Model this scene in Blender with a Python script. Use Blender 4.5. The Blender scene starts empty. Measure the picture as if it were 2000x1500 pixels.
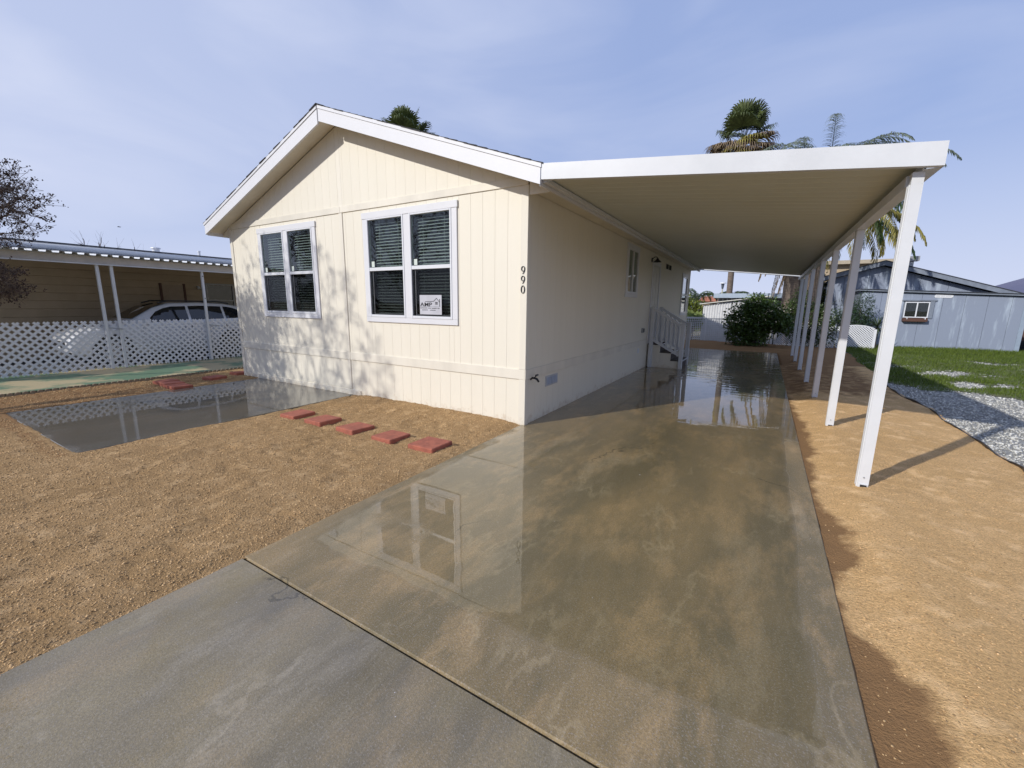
import bpy, math, random
import numpy as np
from mathutils import Vector, Matrix
rnd = random.Random(7)
rng = np.random.default_rng(11)
S = bpy.context.scene
COL = S.collection
rad = math.radians

# ------------------------------------------------------------------ camera
cam = bpy.data.cameras.new('camera'); co = bpy.data.objects.new('camera', cam); COL.objects.link(co)
pi_, ro_, ya_ = rad(-10.744), rad(0.7417), rad(-30.755)
f_ = Vector((math.sin(ya_)*math.cos(pi_), math.cos(ya_)*math.cos(pi_), math.sin(pi_)))
r_ = Vector((math.cos(ya_), -math.sin(ya_), 0)); u_ = r_.cross(f_)
r2 = r_*math.cos(ro_)+u_*math.sin(ro_); u2 = -r_*math.sin(ro_)+u_*math.cos(ro_)
m = Matrix((r2, u2, -f_)).transposed().to_4x4(); m.translation = Vector((2.479, -4.480, 1.5))
co.matrix_world = m
cam.sensor_width = 36; cam.lens = 816.05/2000*36; cam.clip_start = 0.05; cam.clip_end = 9000
S.camera = co

# ------------------------------------------------------------------ world, sun, exposure
SUN_EL, SUN_ROT = 30.5, 210.0
W = bpy.data.worlds.new('World'); S.world = W; W.use_nodes = True
nt = W.node_tree; nd, lk = nt.nodes, nt.links
bg = nd['Background']
sky = nd.new('ShaderNodeTexSky'); sky.sky_type = 'NISHITA'; sky.sun_disc = False
sky.sun_elevation = rad(SUN_EL); sky.sun_rotation = rad(SUN_ROT); sky.air_density = 1.0; sky.dust_density = 0.6; sky.ozone_density = 2.0
tc = nd.new('ShaderNodeTexCoord')
def wn(t, **k):
    n = nd.new(t)
    for a, b in k.items(): setattr(n, a, b)
    return n
mp = wn('ShaderNodeMapping'); mp.inputs['Scale'].default_value = (1.0, 2.2, 5.0); mp.inputs['Rotation'].default_value = (0.1, 0.2, 0.6)
lk.new(tc.outputs['Generated'], mp.inputs['Vector'])
n1 = wn('ShaderNodeTexNoise'); n1.inputs['Scale'].default_value = 1.3; n1.inputs['Detail'].default_value = 7; n1.inputs['Roughness'].default_value = .5; n1.inputs['Distortion'].default_value = .5
lk.new(mp.outputs[0], n1.inputs['Vector'])
cr = wn('ShaderNodeMapRange'); cr.inputs['From Min'].default_value = .44; cr.inputs['From Max'].default_value = .78; cr.inputs['To Min'].default_value = .0; cr.inputs['To Max'].default_value = .46
lk.new(n1.outputs['Fac'], cr.inputs['Value'])
sx = wn('ShaderNodeSeparateXYZ'); lk.new(tc.outputs['Generated'], sx.inputs[0])
hz = wn('ShaderNodeMapRange'); hz.inputs['From Min'].default_value = 0.0; hz.inputs['From Max'].default_value = .30; hz.inputs['To Min'].default_value = 1.0; hz.inputs['To Max'].default_value = 0
lk.new(sx.outputs['Z'], hz.inputs['Value'])
tint = wn('ShaderNodeMix', data_type='RGBA'); tint.inputs['Factor'].default_value = .82   # thin even veil over the clear sky
lk.new(sky.outputs[0], tint.inputs['A']); tint.inputs['B'].default_value = (3.75, 4.85, 8.15, 1)
sd0 = wn('ShaderNodeMapRange'); sd0.inputs['From Min'].default_value = -.25; sd0.inputs['From Max'].default_value = -.95; sd0.inputs['To Min'].default_value = 0; sd0.inputs['To Max'].default_value = .60
lk.new(sx.outputs['X'], sd0.inputs['Value'])
ad = wn('ShaderNodeMath', operation='ADD', use_clamp=True); lk.new(cr.outputs[0], ad.inputs[0]); lk.new(sd0.outputs[0], ad.inputs[1])
ad3 = wn('ShaderNodeMath', operation='MAXIMUM'); lk.new(ad.outputs[0], ad3.inputs[0]); lk.new(hz.outputs[0], ad3.inputs[1])
mx = wn('ShaderNodeMix', data_type='RGBA'); lk.new(ad3.outputs[0], mx.inputs['Factor'])
lk.new(tint.outputs['Result'], mx.inputs['A']); mx.inputs['B'].default_value = (6.5, 7.1, 9.1, 1)
lk.new(mx.outputs['Result'], bg.inputs['Color']); bg.inputs['Strength'].default_value = 0.10
sd = bpy.data.lights.new('sun', 'SUN'); so = bpy.data.objects.new('sun', sd); COL.objects.link(so)
sd.energy = 3.75; sd.angle = rad(0.8); sd.color = (1, .965, .91)
az = rad(SUN_ROT); sv = Vector((math.sin(az)*math.cos(rad(SUN_EL)), math.cos(az)*math.cos(rad(SUN_EL)), math.sin(rad(SUN_EL))))
so.rotation_euler = sv.to_track_quat('Z', 'Y').to_euler()
so.location = (0, 0, 20)
S.view_settings.view_transform = 'Standard'; S.view_settings.look = 'None'; S.view_settings.exposure = 0.0; S.view_settings.gamma = 1
S.cycles.max_bounces = 8; S.cycles.transparent_max_bounces = 24; S.cycles.caustics_reflective = False

# ------------------------------------------------------------------ materials
MATS = {}
def mat(name, c1, c2=None, rough=.6, scale=6, detail=5, bump=0, bscale=40, stretch=(1, 1, 1), spec=.5, metal=0, coat=0, island=0, lo=.35, hi=.65, trans=0, bdist=.01):
    if name in MATS: return MATS[name]
    m = bpy.data.materials.new(name); m.use_nodes = True; MATS[name] = m
    N, L = m.node_tree.nodes, m.node_tree.links
    p = N['Principled BSDF']; p.inputs['Roughness'].default_value = rough; p.inputs['Specular IOR Level'].default_value = spec; p.inputs['Metallic'].default_value = metal
    p.inputs['Coat Weight'].default_value = coat; p.inputs['Coat Roughness'].default_value = .05
    g = N.new('ShaderNodeTexCoord'); mpn = N.new('ShaderNodeMapping'); mpn.inputs['Scale'].default_value = stretch
    ge = N.new('ShaderNodeNewGeometry'); L.new(ge.outputs['Position'], mpn.inputs['Vector'])
    if c2 is None: c2 = tuple(x*.86 for x in c1)
    n = N.new('ShaderNodeTexNoise'); n.inputs['Scale'].default_value = scale; n.inputs['Detail'].default_value = detail; n.inputs['Roughness'].default_value = .62
    L.new(mpn.outputs[0], n.inputs['Vector'])
    mr = N.new('ShaderNodeMapRange'); mr.inputs['From Min'].default_value = lo; mr.inputs['From Max'].default_value = hi; L.new(n.outputs['Fac'], mr.inputs['Value'])
    mi = N.new('ShaderNodeMix'); mi.data_type = 'RGBA'; mi.inputs['A'].default_value = (*c1, 1); mi.inputs['B'].default_value = (*c2, 1); L.new(mr.outputs[0], mi.inputs['Factor'])
    out = mi.outputs['Result']
    if island:
        hs = N.new('ShaderNodeHueSaturation'); r = N.new('ShaderNodeMapRange'); r.inputs['To Min'].default_value = 1-island; r.inputs['To Max'].default_value = 1+island
        L.new(ge.outputs['Random Per Island'], r.inputs['Value']); L.new(r.outputs[0], hs.inputs['Value']); L.new(out, hs.inputs['Color']); out = hs.outputs[0]
    L.new(out, p.inputs['Base Color'])
    if bump:
        b = N.new('ShaderNodeBump'); b.inputs['Strength'].default_value = bump; b.inputs['Distance'].default_value = bdist
        n2 = N.new('ShaderNodeTexNoise'); n2.inputs['Scale'].default_value = bscale; n2.inputs['Detail'].default_value = 4; L.new(mpn.outputs[0], n2.inputs['Vector']); L.new(n2.outputs['Fac'], b.inputs['Height']); L.new(b.outputs[0], p.inputs['Normal'])
    if trans:
        t = N.new('ShaderNodeBsdfTranslucent'); L.new(out, t.inputs['Color']); ms = N.new('ShaderNodeMixShader'); ms.inputs[0].default_value = trans
        L.new(p.outputs[0], ms.inputs[1]); L.new(t.outputs[0], ms.inputs[2]); L.new(ms.outputs[0], N['Material Output'].inputs[0])
    return m
CREAM = mat('cream_siding_paint', (.76, .71, .595), (.735, .685, .57), rough=.55, scale=1.5, bump=.25, bscale=50, stretch=(1, 1, .06), bdist=.004)
def splash(m):
    N, L = m.node_tree.nodes, m.node_tree.links; p = N['Principled BSDF']; src = p.inputs['Base Color'].links[0].from_socket
    ge = N.new('ShaderNodeNewGeometry'); sp = N.new('ShaderNodeSeparateXYZ'); L.new(ge.outputs['Position'], sp.inputs[0])
    n = N.new('ShaderNodeTexNoise'); n.inputs['Scale'].default_value = 9; n.inputs['Detail'].default_value = 9; n.inputs['Roughness'].default_value = .7; L.new(ge.outputs['Position'], n.inputs['Vector'])
    a = N.new('ShaderNodeMapRange'); a.inputs['From Min'].default_value = 0; a.inputs['From Max'].default_value = .30; a.inputs['To Min'].default_value = .16; a.inputs['To Max'].default_value = -.25; L.new(sp.outputs['Z'], a.inputs['Value'])
    s_ = N.new('ShaderNodeMath'); s_.operation = 'ADD'; L.new(n.outputs['Fac'], s_.inputs[0]); L.new(a.outputs[0], s_.inputs[1])
    r = N.new('ShaderNodeMapRange'); r.inputs['From Min'].default_value = .55; r.inputs['From Max'].default_value = .75; r.inputs['To Max'].default_value = .45; L.new(s_.outputs[0], r.inputs['Value'])
    x = N.new('ShaderNodeMix'); x.data_type = 'RGBA'; L.new(r.outputs[0], x.inputs['Factor']); L.new(src, x.inputs['A']); x.inputs['B'].default_value = (.42, .30, .18, 1); L.new(x.outputs['Result'], p.inputs['Base Color'])
splash(CREAM)
CREAMT = mat('cream_trim_paint', (.765, .715, .605), rough=.5, scale=2, bump=.1, bscale=60, stretch=(1, 1, .1))
splash(CREAMT)
GROOVE = mat('siding_groove_paint', (.74, .69, .57), rough=.7)
WHITE = mat('white_trim_paint', (.68, .68, .695), (.66, .66, .675), rough=.45, scale=3)
VINYL = mat('white_vinyl', (.70, .71, .735), (.68, .69, .71), rough=.3, scale=3)
WMETAL = mat('white_painted_aluminium', (.66, .67, .68), (.60, .61, .62), rough=.35, scale=2.2, bump=.04, bscale=9, bdist=.01)
SOFFIT = mat('off_white_roof_pan', (.59, .605, .53), (.56, .575, .50), rough=.5, spec=.25, scale=.8)
SHINGLE = mat('grey_asphalt_shingle', (.06, .058, .06), (.03, .03, .033), rough=.9, scale=30, bump=.4, bscale=200)
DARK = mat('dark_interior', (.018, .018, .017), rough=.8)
BLACK = mat('black_metal', (.012, .012, .013), rough=.35)
BLIND = mat('blind_slat_white', (.74, .75, .74), rough=.5)
INK = mat('black_print', (.01, .01, .015), rough=.6)
PAVER = mat('red_concrete_paver', (.40, .125, .075), (.27, .085, .055), rough=.9, scale=14, bump=.5, bscale=90)
GRITM = mat('decomposed_granite_grain', (.56, .385, .20), (.40, .25, .11), rough=.9, scale=25, island=.5)
GRAVM = mat('grey_gravel_stone', (.56, .55, .50), (.38, .37, .34), rough=.85, scale=12, island=.5)
GRASSM = mat('grass_blade', (.14, .19, .02), (.08, .125, .014), rough=.6, scale=3, island=.35, trans=.35)
TREAD = mat('brown_step_tread', (.07, .055, .045), rough=.7)
STUC = mat('tan_neighbour_siding', (.44, .345, .235), (.38, .30, .20), rough=.8, scale=2, bump=.1, bscale=10)
GREENC = mat('weathered_green_slab', (.13, .21, .125), (.46, .38, .22), rough=.55, scale=.9, lo=.47, hi=.55, detail=6, bump=.2, bscale=60)
CARP = mat('white_car_paint', (.72, .73, .75), (.70, .71, .73), rough=.25, coat=1)
TYRE = mat('tyre_rubber', (.02, .02, .02), rough=.8)
RIMM = mat('alloy_rim', (.4, .4, .42), rough=.3, metal=1)
CGLASS = mat('car_tinted_glass', (.012, .014, .018), rough=.03, spec=.8)
CHROME = mat('chrome_trim', (.7, .7, .72), rough=.12, metal=1)
BARK = mat('grey_brown_bark', (.20, .155, .12), (.11, .08, .06), rough=.9, scale=8, bump=.5, bscale=30)
SEED = mat('dry_seed_pod', (.085, .055, .042), (.05, .035, .03), rough=.9, island=.4)
PTRUNK = mat('palm_trunk', (.22, .175, .14), (.10, .075, .06), rough=.95, scale=5, stretch=(1, 1, 5), bump=.8, bscale=10, bdist=.04)
PGREEN = mat('palm_leaf_green', (.075, .12, .035), (.045, .08, .025), rough=.5, scale=2, island=.35, trans=.25)
FANG = mat('fan_palm_leaf', (.11, .135, .04), (.06, .085, .025), rough=.5, scale=2, island=.3, trans=.2)
PYEL = mat('palm_leaf_yellow', (.36, .30, .06), (.22, .20, .05), rough=.55, scale=2, island=.3, trans=.3)
PDEAD = mat('palm_leaf_dead', (.29, .21, .13), (.15, .11, .065), rough=.8, scale=3, island=.35, trans=.15)
PSILV = mat('palm_leaf_pale', (.22, .25, .18), (.15, .18, .12), rough=.4, scale=2, island=.3, trans=.3)
LEAFD = mat('dark_green_leaf', (.075, .125, .02), (.045, .08, .015), rough=.4, scale=2, island=.5, trans=.15)
LEAFY = mat('yellow_green_leaf', (.19, .22, .03), (.11, .15, .02), rough=.5, scale=4, island=.4, trans=.3)
LEAFM = mat('mid_green_leaf', (.07, .10, .03), (.04, .07, .02), rough=.5, scale=4, island=.5, trans=.2)
FLOWER = mat('white_blossom', (.7, .66, .6), rough=.6)
BLUE = mat('weathered_blue_grey_paint', (.235, .27, .345), (.45, .52, .60), rough=.7, scale=4.2, stretch=(1, 1, .14), lo=.53, hi=.74, detail=8)
BLUET = mat('blue_grey_trim', (.16, .185, .23), (.22, .25, .30), rough=.7, scale=6)
SLATE = mat('dark_slate_roof', (.045, .05, .065), rough=.8, scale=10)
TERRA = mat('orange_tile_roof', (.45, .16, .08), rough=.8)
TANR = mat('tan_flat_roof', (.45, .38, .28), rough=.8)
BROWN = mat('brown_wood', (.10, .045, .03), rough=.7)
HILL = mat('hazed_chaparral_hill', (.13, .13, .20), (.10, .105, .17), rough=1, scale=.004)  # blue distance haze put into the chaparral colour
MESHM = mat('grey_galvanised', (.35, .36, .37), rough=.5, metal=.3)
STICK = mat('window_sticker', (.62, .68, .62), rough=.6)
SIGNW = mat('sign_card', (.52, .52, .56), rough=.5)

def glass(name, k=1.0, tintc=(.75, .8, .78)):
    m = bpy.data.materials.new(name); m.use_nodes = True; N, L = m.node_tree.nodes, m.node_tree.links
    N.remove(N['Principled BSDF'])
    fr = N.new('ShaderNodeFresnel'); gb = N.new('ShaderNodeNewGeometry'); io = N.new('ShaderNodeMapRange'); io.inputs['To Min'].default_value = 1.5; io.inputs['To Max'].default_value = 1/1.5
    L.new(gb.outputs['Backfacing'], io.inputs['Value']); L.new(io.outputs[0], fr.inputs[0])   # same reflectance on both faces of the thin pane
    mu = N.new('ShaderNodeMath'); mu.operation = 'MULTIPLY'; mu.use_clamp = True; mu.inputs[1].default_value = k; L.new(fr.outputs[0], mu.inputs[0])
    t = N.new('ShaderNodeBsdfTransparent'); t.inputs[0].default_value = (*tintc, 1)
    g = N.new('ShaderNodeBsdfGlossy'); g.inputs['Roughness'].default_value = 0.0
    nz = N.new('ShaderNodeTexNoise'); nz.inputs['Scale'].default_value = 1.7; b = N.new('ShaderNodeBump'); b.inputs['Strength'].default_value = .06; b.inputs['Distance'].default_value = .02
    ge = N.new('ShaderNodeNewGeometry'); L.new(ge.outputs['Position'], nz.inputs['Vector']); L.new(nz.outputs['Fac'], b.inputs['Height']); L.new(b.outputs[0], g.inputs['Normal'])
    ms = N.new('ShaderNodeMixShader'); L.new(mu.outputs[0], ms.inputs[0]); L.new(t.outputs[0], ms.inputs[1]); L.new(g.outputs[0], ms.inputs[2]); L.new(ms.outputs[0], N['Material Output'].inputs[0])
    return m
GLASS = glass('window_glass', 1.5)
SCREEN = glass('window_insect_screen', .25, (.66, .66, .66))

# ---- concrete with water: 'wet' attribute 0..1 drives how much standing water lies on it
def concrete(name, cols, ripple=1.0):
    m = bpy.data.materials.new(name); m.use_nodes = True; N, L = m.node_tree.nodes, m.node_tree.links
    p = N['Principled BSDF']; ge = N.new('ShaderNodeNewGeometry')
    def noise(sc, det=6, st=(1, 1, 1), rough=.6, dist=0):
        mpn = N.new('ShaderNodeMapping'); mpn.inputs['Scale'].default_value = st; L.new(ge.outputs['Position'], mpn.inputs['Vector'])
        n = N.new('ShaderNodeTexNoise'); n.inputs['Scale'].default_value = sc; n.inputs['Detail'].default_value = det; n.inputs['Roughness'].default_value = rough; n.inputs['Distortion'].default_value = dist
        L.new(mpn.outputs[0], n.inputs['Vector']); return n.outputs['Fac']
    def rng_(v, a, b, c=0, d=1):
        r = N.new('ShaderNodeMapRange'); r.inputs['From Min'].default_value = a; r.inputs['From Max'].default_value = b; r.inputs['To Min'].default_value = c; r.inputs['To Max'].default_value = d; L.new(v, r.inputs['Value']); return r.outputs[0]
    def mixc(f, a, b, bt='MIX'):
        x = N.new('ShaderNodeMix'); x.data_type = 'RGBA'; x.blend_type = bt
        if isinstance(f, (int, float)): x.inputs['Factor'].default_value = f
        else: L.new(f, x.inputs['Factor'])
        for k, v in (('A', a), ('B', b)):
            if isinstance(v, tuple): x.inputs[k].default_value = (*v, 1)
            else: L.new(v, x.inputs[k])
        return x.outputs['Result']
    at = N.new('ShaderNodeAttribute'); at.attribute_name = 'wet'; wet = at.outputs['Fac']
    c = mixc(rng_(noise(1.0, 8, (1, .38, 1), .65, 0), .40, .58), cols[0], cols[1])
    c = mixc(rng_(noise(2.3, 7, (1, .4, 1), .72, .1), .5, .72), c, cols[2])
    c = mixc(rng_(noise(1.7, 9, (1.3, .4, 1), .72, .2), .55, .75), c, cols[3])
    c = mixc(rng_(noise(90, 5, rough=.75), .40, .62, 0, .6), c, tuple(x*.5 for x in cols[0])); c = mixc(rng_(noise(120, 4, rough=.75), .54, .66, 0, .40), c, (.36, .33, .28))
    c = mixc(rng_(noise(330, 2), .66, .74, 0, .6), c, (.42, .40, .37))
    vo = N.new('ShaderNodeTexVoronoi'); vo.feature = 'DISTANCE_TO_EDGE'; vo.inputs['Scale'].default_value = .42
    wv = N.new('ShaderNodeVectorMath'); wv.operation = 'MULTIPLY_ADD'; nzc = N.new('ShaderNodeTexNoise'); nzc.inputs['Scale'].default_value = 2.2; nzc.inputs['Detail'].default_value = 8; L.new(ge.outputs['Position'], nzc.inputs['Vector'])
    L.new(nzc.outputs['Color'], wv.inputs[0]); wv.inputs[1].default_value = (.9, .9, 0); L.new(ge.outputs['Position'], wv.inputs[2]); L.new(wv.outputs[0], vo.inputs['Vector'])
    def contour(sc, lv, wd_, st):      # pale tide marks left where standing water dried back
        q = N.new('ShaderNodeMath'); q.operation = 'SUBTRACT'; L.new(noise(sc, 7, st, .6, .2), q.inputs[0]); q.inputs[1].default_value = lv
        a_ = N.new('ShaderNodeMath'); a_.operation = 'ABSOLUTE'; L.new(q.outputs[0], a_.inputs[0])
        k_ = N.new('ShaderNodeMath'); k_.operation = 'MULTIPLY'; L.new(rng_(a_.outputs[0], 0, wd_, 1, 0), k_.inputs[0]); L.new(rng_(noise(2.7, 3), .47, .62, 0, .22), k_.inputs[1]); return k_.outputs[0]
    c = mixc(contour(1.25, .53, .016, (1, .45, 1)), c, tuple(x*1.5 for x in cols[3]))
    c = mixc(contour(.8, .47, .02, (1, .6, 1)), c, tuple(x*.55 for x in cols[1]))
    ck = N.new('ShaderNodeMath'); ck.operation = 'MULTIPLY'; L.new(rng_(vo.outputs['Distance'], .0012, .0035, 1, 0), ck.inputs[0]); L.new(rng_(noise(1.1, 2), .58, .64, 0, .7), ck.inputs[1])
    c = mixc(ck.outputs[0], c, tuple(x*.35 for x in cols[1]))
    vd = N.new('ShaderNodeTexVoronoi'); vd.inputs['Scale'].default_value = 2.6; L.new(ge.outputs['Position'], vd.inputs['Vector'])   # dried white paint specks
    c = mixc(rng_(vd.outputs['Distance'], .012, .016, .9, 0), c, (.62, .60, .56))
    vd2 = N.new('ShaderNodeTexVoronoi'); vd2.inputs['Scale'].default_value = 7.5; L.new(ge.outputs['Position'], vd2.inputs['Vector'])
    c = mixc(rng_(vd2.outputs['Distance'], .018, .024, .6, 0), c, (.55, .52, .47))
    dry = mixc(wet, (1.3, 1.32, 1.6), (1, 1, 1)); c = mixc(1.0, c, dry, 'MULTIPLY')
    L.new(c, p.inputs['Base Color'])
    p.inputs['Roughness'].default_value = .7
    w2 = N.new('ShaderNodeMath'); w2.operation = 'ADD'; L.new(wet, w2.inputs[0]); L.new(rng_(noise(1.4, 6, (1, 1, 1), .6, .5), .35, .65, -.28, .28), w2.inputs[1])
    cw = rng_(w2.outputs[0], .2, .5, .06, 1.0); crg = rng_(w2.outputs[0], .25, .55, .42, .004)
    L.new(cw, p.inputs['Coat Weight']); L.new(crg, p.inputs['Coat Roughness']); p.inputs['Coat IOR'].default_value = 1.42
    L.new(rng_(w2.outputs[0], .1, .5, .75, .5), p.inputs['Roughness'])
    b = N.new('ShaderNodeBump'); b.inputs['Distance'].default_value = .004; b.inputs['Strength'].default_value = .5; L.new(noise(160, 4), b.inputs['Height']); L.new(b.outputs[0], p.inputs['Normal'])
    sy = N.new('ShaderNodeSeparateXYZ'); L.new(ge.outputs['Position'], sy.inputs[0])
    a1 = rng_(sy.outputs['Y'], 2.5, 8.5, .12*ripple, 1.1*ripple)
    mul = N.new('ShaderNodeMath'); mul.operation = 'MULTIPLY'; L.new(noise(3.0, 2, (.35, 1.5, 1), .45, .3), mul.inputs[0]); L.new(a1, mul.inputs[1])
    ad2 = N.new('ShaderNodeMath'); ad2.operation = 'MULTIPLY_ADD'; L.new(noise(14, 2, (.6, 1, 1)), ad2.inputs[0]); ad2.inputs[1].default_value = .008; L.new(mul.outputs[0], ad2.inputs[2])
    b2 = N.new('ShaderNodeBump'); b2.inputs['Distance'].default_value = .009; b2.inputs['Strength'].default_value = 1; L.new(ad2.outputs[0], b2.inputs['Height']); L.new(b2.outputs[0], p.inputs['Coat Normal'])
    return m
CONC = concrete('wet_driveway_concrete', [(.25, .175, .070), (.130, .103, .045), (.40, .265, .108), (.31, .245, .13)])
CONCA = concrete('damp_apron_concrete', [(.24, .188, .090), (.125, .104, .062), (.31, .22, .098), (.32, .27, .175)])
CONCS = concrete('wet_slab_concrete', [(.11, .09, .055), (.085, .07, .04), (.12, .09, .05), (.15, .135, .105)], .5)

def dirtmat(name, A, B, C_):
    m = bpy.data.materials.new(name); m.use_nodes = True; N, L = m.node_tree.nodes, m.node_tree.links
    p = N['Principled BSDF']; ge = N.new('ShaderNodeNewGeometry'); p.inputs['Roughness'].default_value = .95; p.inputs['Specular IOR Level'].default_value = .15
    def noise(sc, det, lo, hi, st=(1, 1, 1)):
        mpn = N.new('ShaderNodeMapping'); mpn.inputs['Scale'].default_value = st; L.new(ge.outputs['Position'], mpn.inputs['Vector'])
        n = N.new('ShaderNodeTexNoise'); n.inputs['Scale'].default_value = sc; n.inputs['Detail'].default_value = det; n.inputs['Roughness'].default_value = .65; L.new(mpn.outputs[0], n.inputs['Vector'])
        r = N.new('ShaderNodeMapRange'); r.inputs['From Min'].default_value = lo; r.inputs['From Max'].default_value = hi; L.new(n.outputs['Fac'], r.inputs['Value']); return r.outputs[0], n.outputs['Fac']
    def mixc(f, a, b):
        x = N.new('ShaderNodeMix'); x.data_type = 'RGBA'; L.new(f, x.inputs['Factor'])
        for k, v in (('A', a), ('B', b)):
            if isinstance(v, tuple): x.inputs[k].default_value = (*v, 1)
            else: L.new(v, x.inputs[k])
        return x.outputs['Result']
    c = mixc(noise(1.6, 7, .35, .65)[0], A, B)
    c = mixc(noise(90, 4, .35, .7)[0], c, tuple(x*.62 for x in B))
    c = mixc(noise(6, 6, .52, .7)[0], c, C_)
    at = N.new('ShaderNodeAttribute'); at.attribute_name = 'wet'
    # ragged damp edge
    s = N.new('ShaderNodeMath'); s.operation = 'ADD'; L.new(at.outputs['Fac'], s.inputs[0])
    r = N.new('ShaderNodeMapRange'); r.inputs['To Min'].default_value = -.6; r.inputs['To Max'].default_value = .6; L.new(noise(5, 10, 0, 1)[1], r.inputs['Value']); L.new(r.outputs[0], s.inputs[1])
    t = N.new('ShaderNodeMapRange'); t.inputs['From Min'].default_value = .36; t.inputs['From Max'].default_value = .66; L.new(s.outputs[0], t.inputs['Value'])
    c = mixc(t.outputs[0], c, (.27, .155, .070))
    L.new(c, p.inputs['Base Color'])
    b = N.new('ShaderNodeBump'); b.inputs['Strength'].default_value = .75; b.inputs['Distance'].default_value = .016; L.new(noise(75, 7, .2, .8)[0], b.inputs['Height']); L.new(b.outputs[0], p.inputs['Normal'])
    return m
DIRT = dirtmat('brown_granite_dirt', (.52, .335, .165), (.40, .25, .115), (.56, .375, .195))
DIRTR = dirtmat('tan_granite_dirt', (.82, .53, .255), (.70, .44, .195), (.86, .58, .30))
GBASE = mat('gravel_bed', (.36, .355, .33), (.22, .215, .20), rough=.95, scale=45, bump=.9, bscale=60, bdist=.02)
TURF = mat('turf_soil', (.09, .13, .03), (.16, .14, .08), rough=.95, scale=6, bump=.6, bscale=60)
FARG = mat('far_ground', (.22, .18, .13), (.16, .15, .10), rough=1, scale=.3)

# ------------------------------------------------------------------ builders
def wm(o):
    m = o.matrix_basis.copy()
    if o.parent: m = wm(o.parent) @ o.matrix_parent_inverse @ m
    return m
def adopt(o, parent):
    o.parent = parent; o.matrix_parent_inverse = wm(parent).inverted(); return o
def tag(o, label=None, cat=None, group=None, kind=None):
    for k, v in (('label', label), ('category', cat), ('group', group), ('kind', kind)):
        if v: o[k] = v
    return o
def thing(name, loc, label, cat, group=None):
    o = bpy.data.objects.new(name, None); COL.objects.link(o); o.location = loc; o.empty_display_size = .1
    return tag(o, label, cat, group)
def link(name, me, parent=None, kind=None, label=None):
    o = bpy.data.objects.new(name, me); COL.objects.link(o)
    if parent: adopt(o, parent)
    return tag(o, label, None, None, kind)
def setmesh(name, V, F, m, smooth=False):
    me = bpy.data.meshes.new(name)
    V = np.asarray(V, dtype=np.float32)
    if isinstance(F, np.ndarray):
        n, k = F.shape
        me.vertices.add(len(V)); me.vertices.foreach_set('co', V.ravel()); me.loops.add(n*k); me.loops.foreach_set('vertex_index', F.astype(np.int32).ravel())
        me.polygons.add(n); me.polygons.foreach_set('loop_start', np.arange(0, n*k, k, dtype=np.int32)); me.polygons.foreach_set('loop_total', np.full(n, k, dtype=np.int32)); me.update(calc_edges=True)
    else:
        me.from_pydata([tuple(map(float, v)) for v in V], [], F)
    me.materials.append(m)
    if smooth: me.polygons.foreach_set('use_smooth', [True]*len(me.polygons))
    me.validate(); return me
CACHE = {}
BF = [(0, 3, 2, 1), (4, 5, 6, 7), (0, 1, 5, 4), (1, 2, 6, 5), (2, 3, 7, 6), (3, 0, 4, 7)]
def boxv(x0, x1, y0, y1, z0, z1): return [(x0, y0, z0), (x1, y0, z0), (x1, y1, z0), (x0, y1, z0), (x0, y0, z1), (x1, y0, z1), (x1, y1, z1), (x0, y1, z1)]
def box(name, a, b, m, parent=None, kind=None, label=None, bev=0):
    """axis aligned box from corner a to corner b; alike sizes share one mesh; bev = chamfer width"""
    a = Vector(a); b = Vector(b); lo = Vector([min(a[i], b[i]) for i in range(3)]); s = Vector([abs(a[i]-b[i]) for i in range(3)])
    key = (name, m.name, tuple(round(x, 4) for x in s), bev)
    if key not in CACHE:
        h = s/2
        if bev:
            V = []; ids = {}
            e = min(bev, min(s)*.4)
            for sx_ in (-1, 1):
                for sy_ in (-1, 1):
                    for sz_ in (-1, 1):
                        ids[(sx_, sy_, sz_)] = len(V)
                        V += [(sx_*h.x, sy_*(h.y-e), sz_*(h.z-e)), (sx_*(h.x-e), sy_*h.y, sz_*(h.z-e)), (sx_*(h.x-e), sy_*(h.y-e), sz_*h.z)]
            F = []
            def q(k, fix, o1, o2):
                def pt(s1, s2):
                    t = [0, 0, 0]; t[k] = fix; t[o1] = s1; t[o2] = s2; return ids[tuple(t)]+k
                L_ = [pt(-1, -1), pt(1, -1), pt(1, 1), pt(-1, 1)]
                if fix < 0: L_.reverse()
                F.append(tuple(L_))
            q(0, 1, 1, 2); q(0, -1, 1, 2); q(1, 1, 2, 0); q(1, -1, 2, 0); q(2, 1, 0, 1); q(2, -1, 0, 1)
            for k in range(3):
                i, j = [x for x in range(3) if x != k]
                for si in (-1, 1):
                    for sj in (-1, 1):
                        def pt(sk, c):
                            t = [0, 0, 0]; t[k] = sk; t[i] = si; t[j] = sj; return ids[tuple(t)]+c
                        F.append((pt(-1, i), pt(1, i), pt(1, j), pt(-1, j)))
            for t, i0 in ids.items(): F.append((i0, i0+1, i0+2))
            me = setmesh(name, V, F, m)
            import bmesh
            bm = bmesh.new(); bm.from_mesh(me); bmesh.ops.recalc_face_normals(bm, faces=bm.faces); bm.to_mesh(me); bm.free()
            CACHE[key] = me
        else:
            CACHE[key] = setmesh(name, boxv(-h.x, h.x, -h.y, h.y, -h.z, h.z), BF, m)
    o = bpy.data.objects.new(name, CACHE[key]); COL.objects.link(o); o.location = lo+s/2
    if parent: adopt(o, parent)
    return tag(o, label, None, None, kind)
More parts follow.
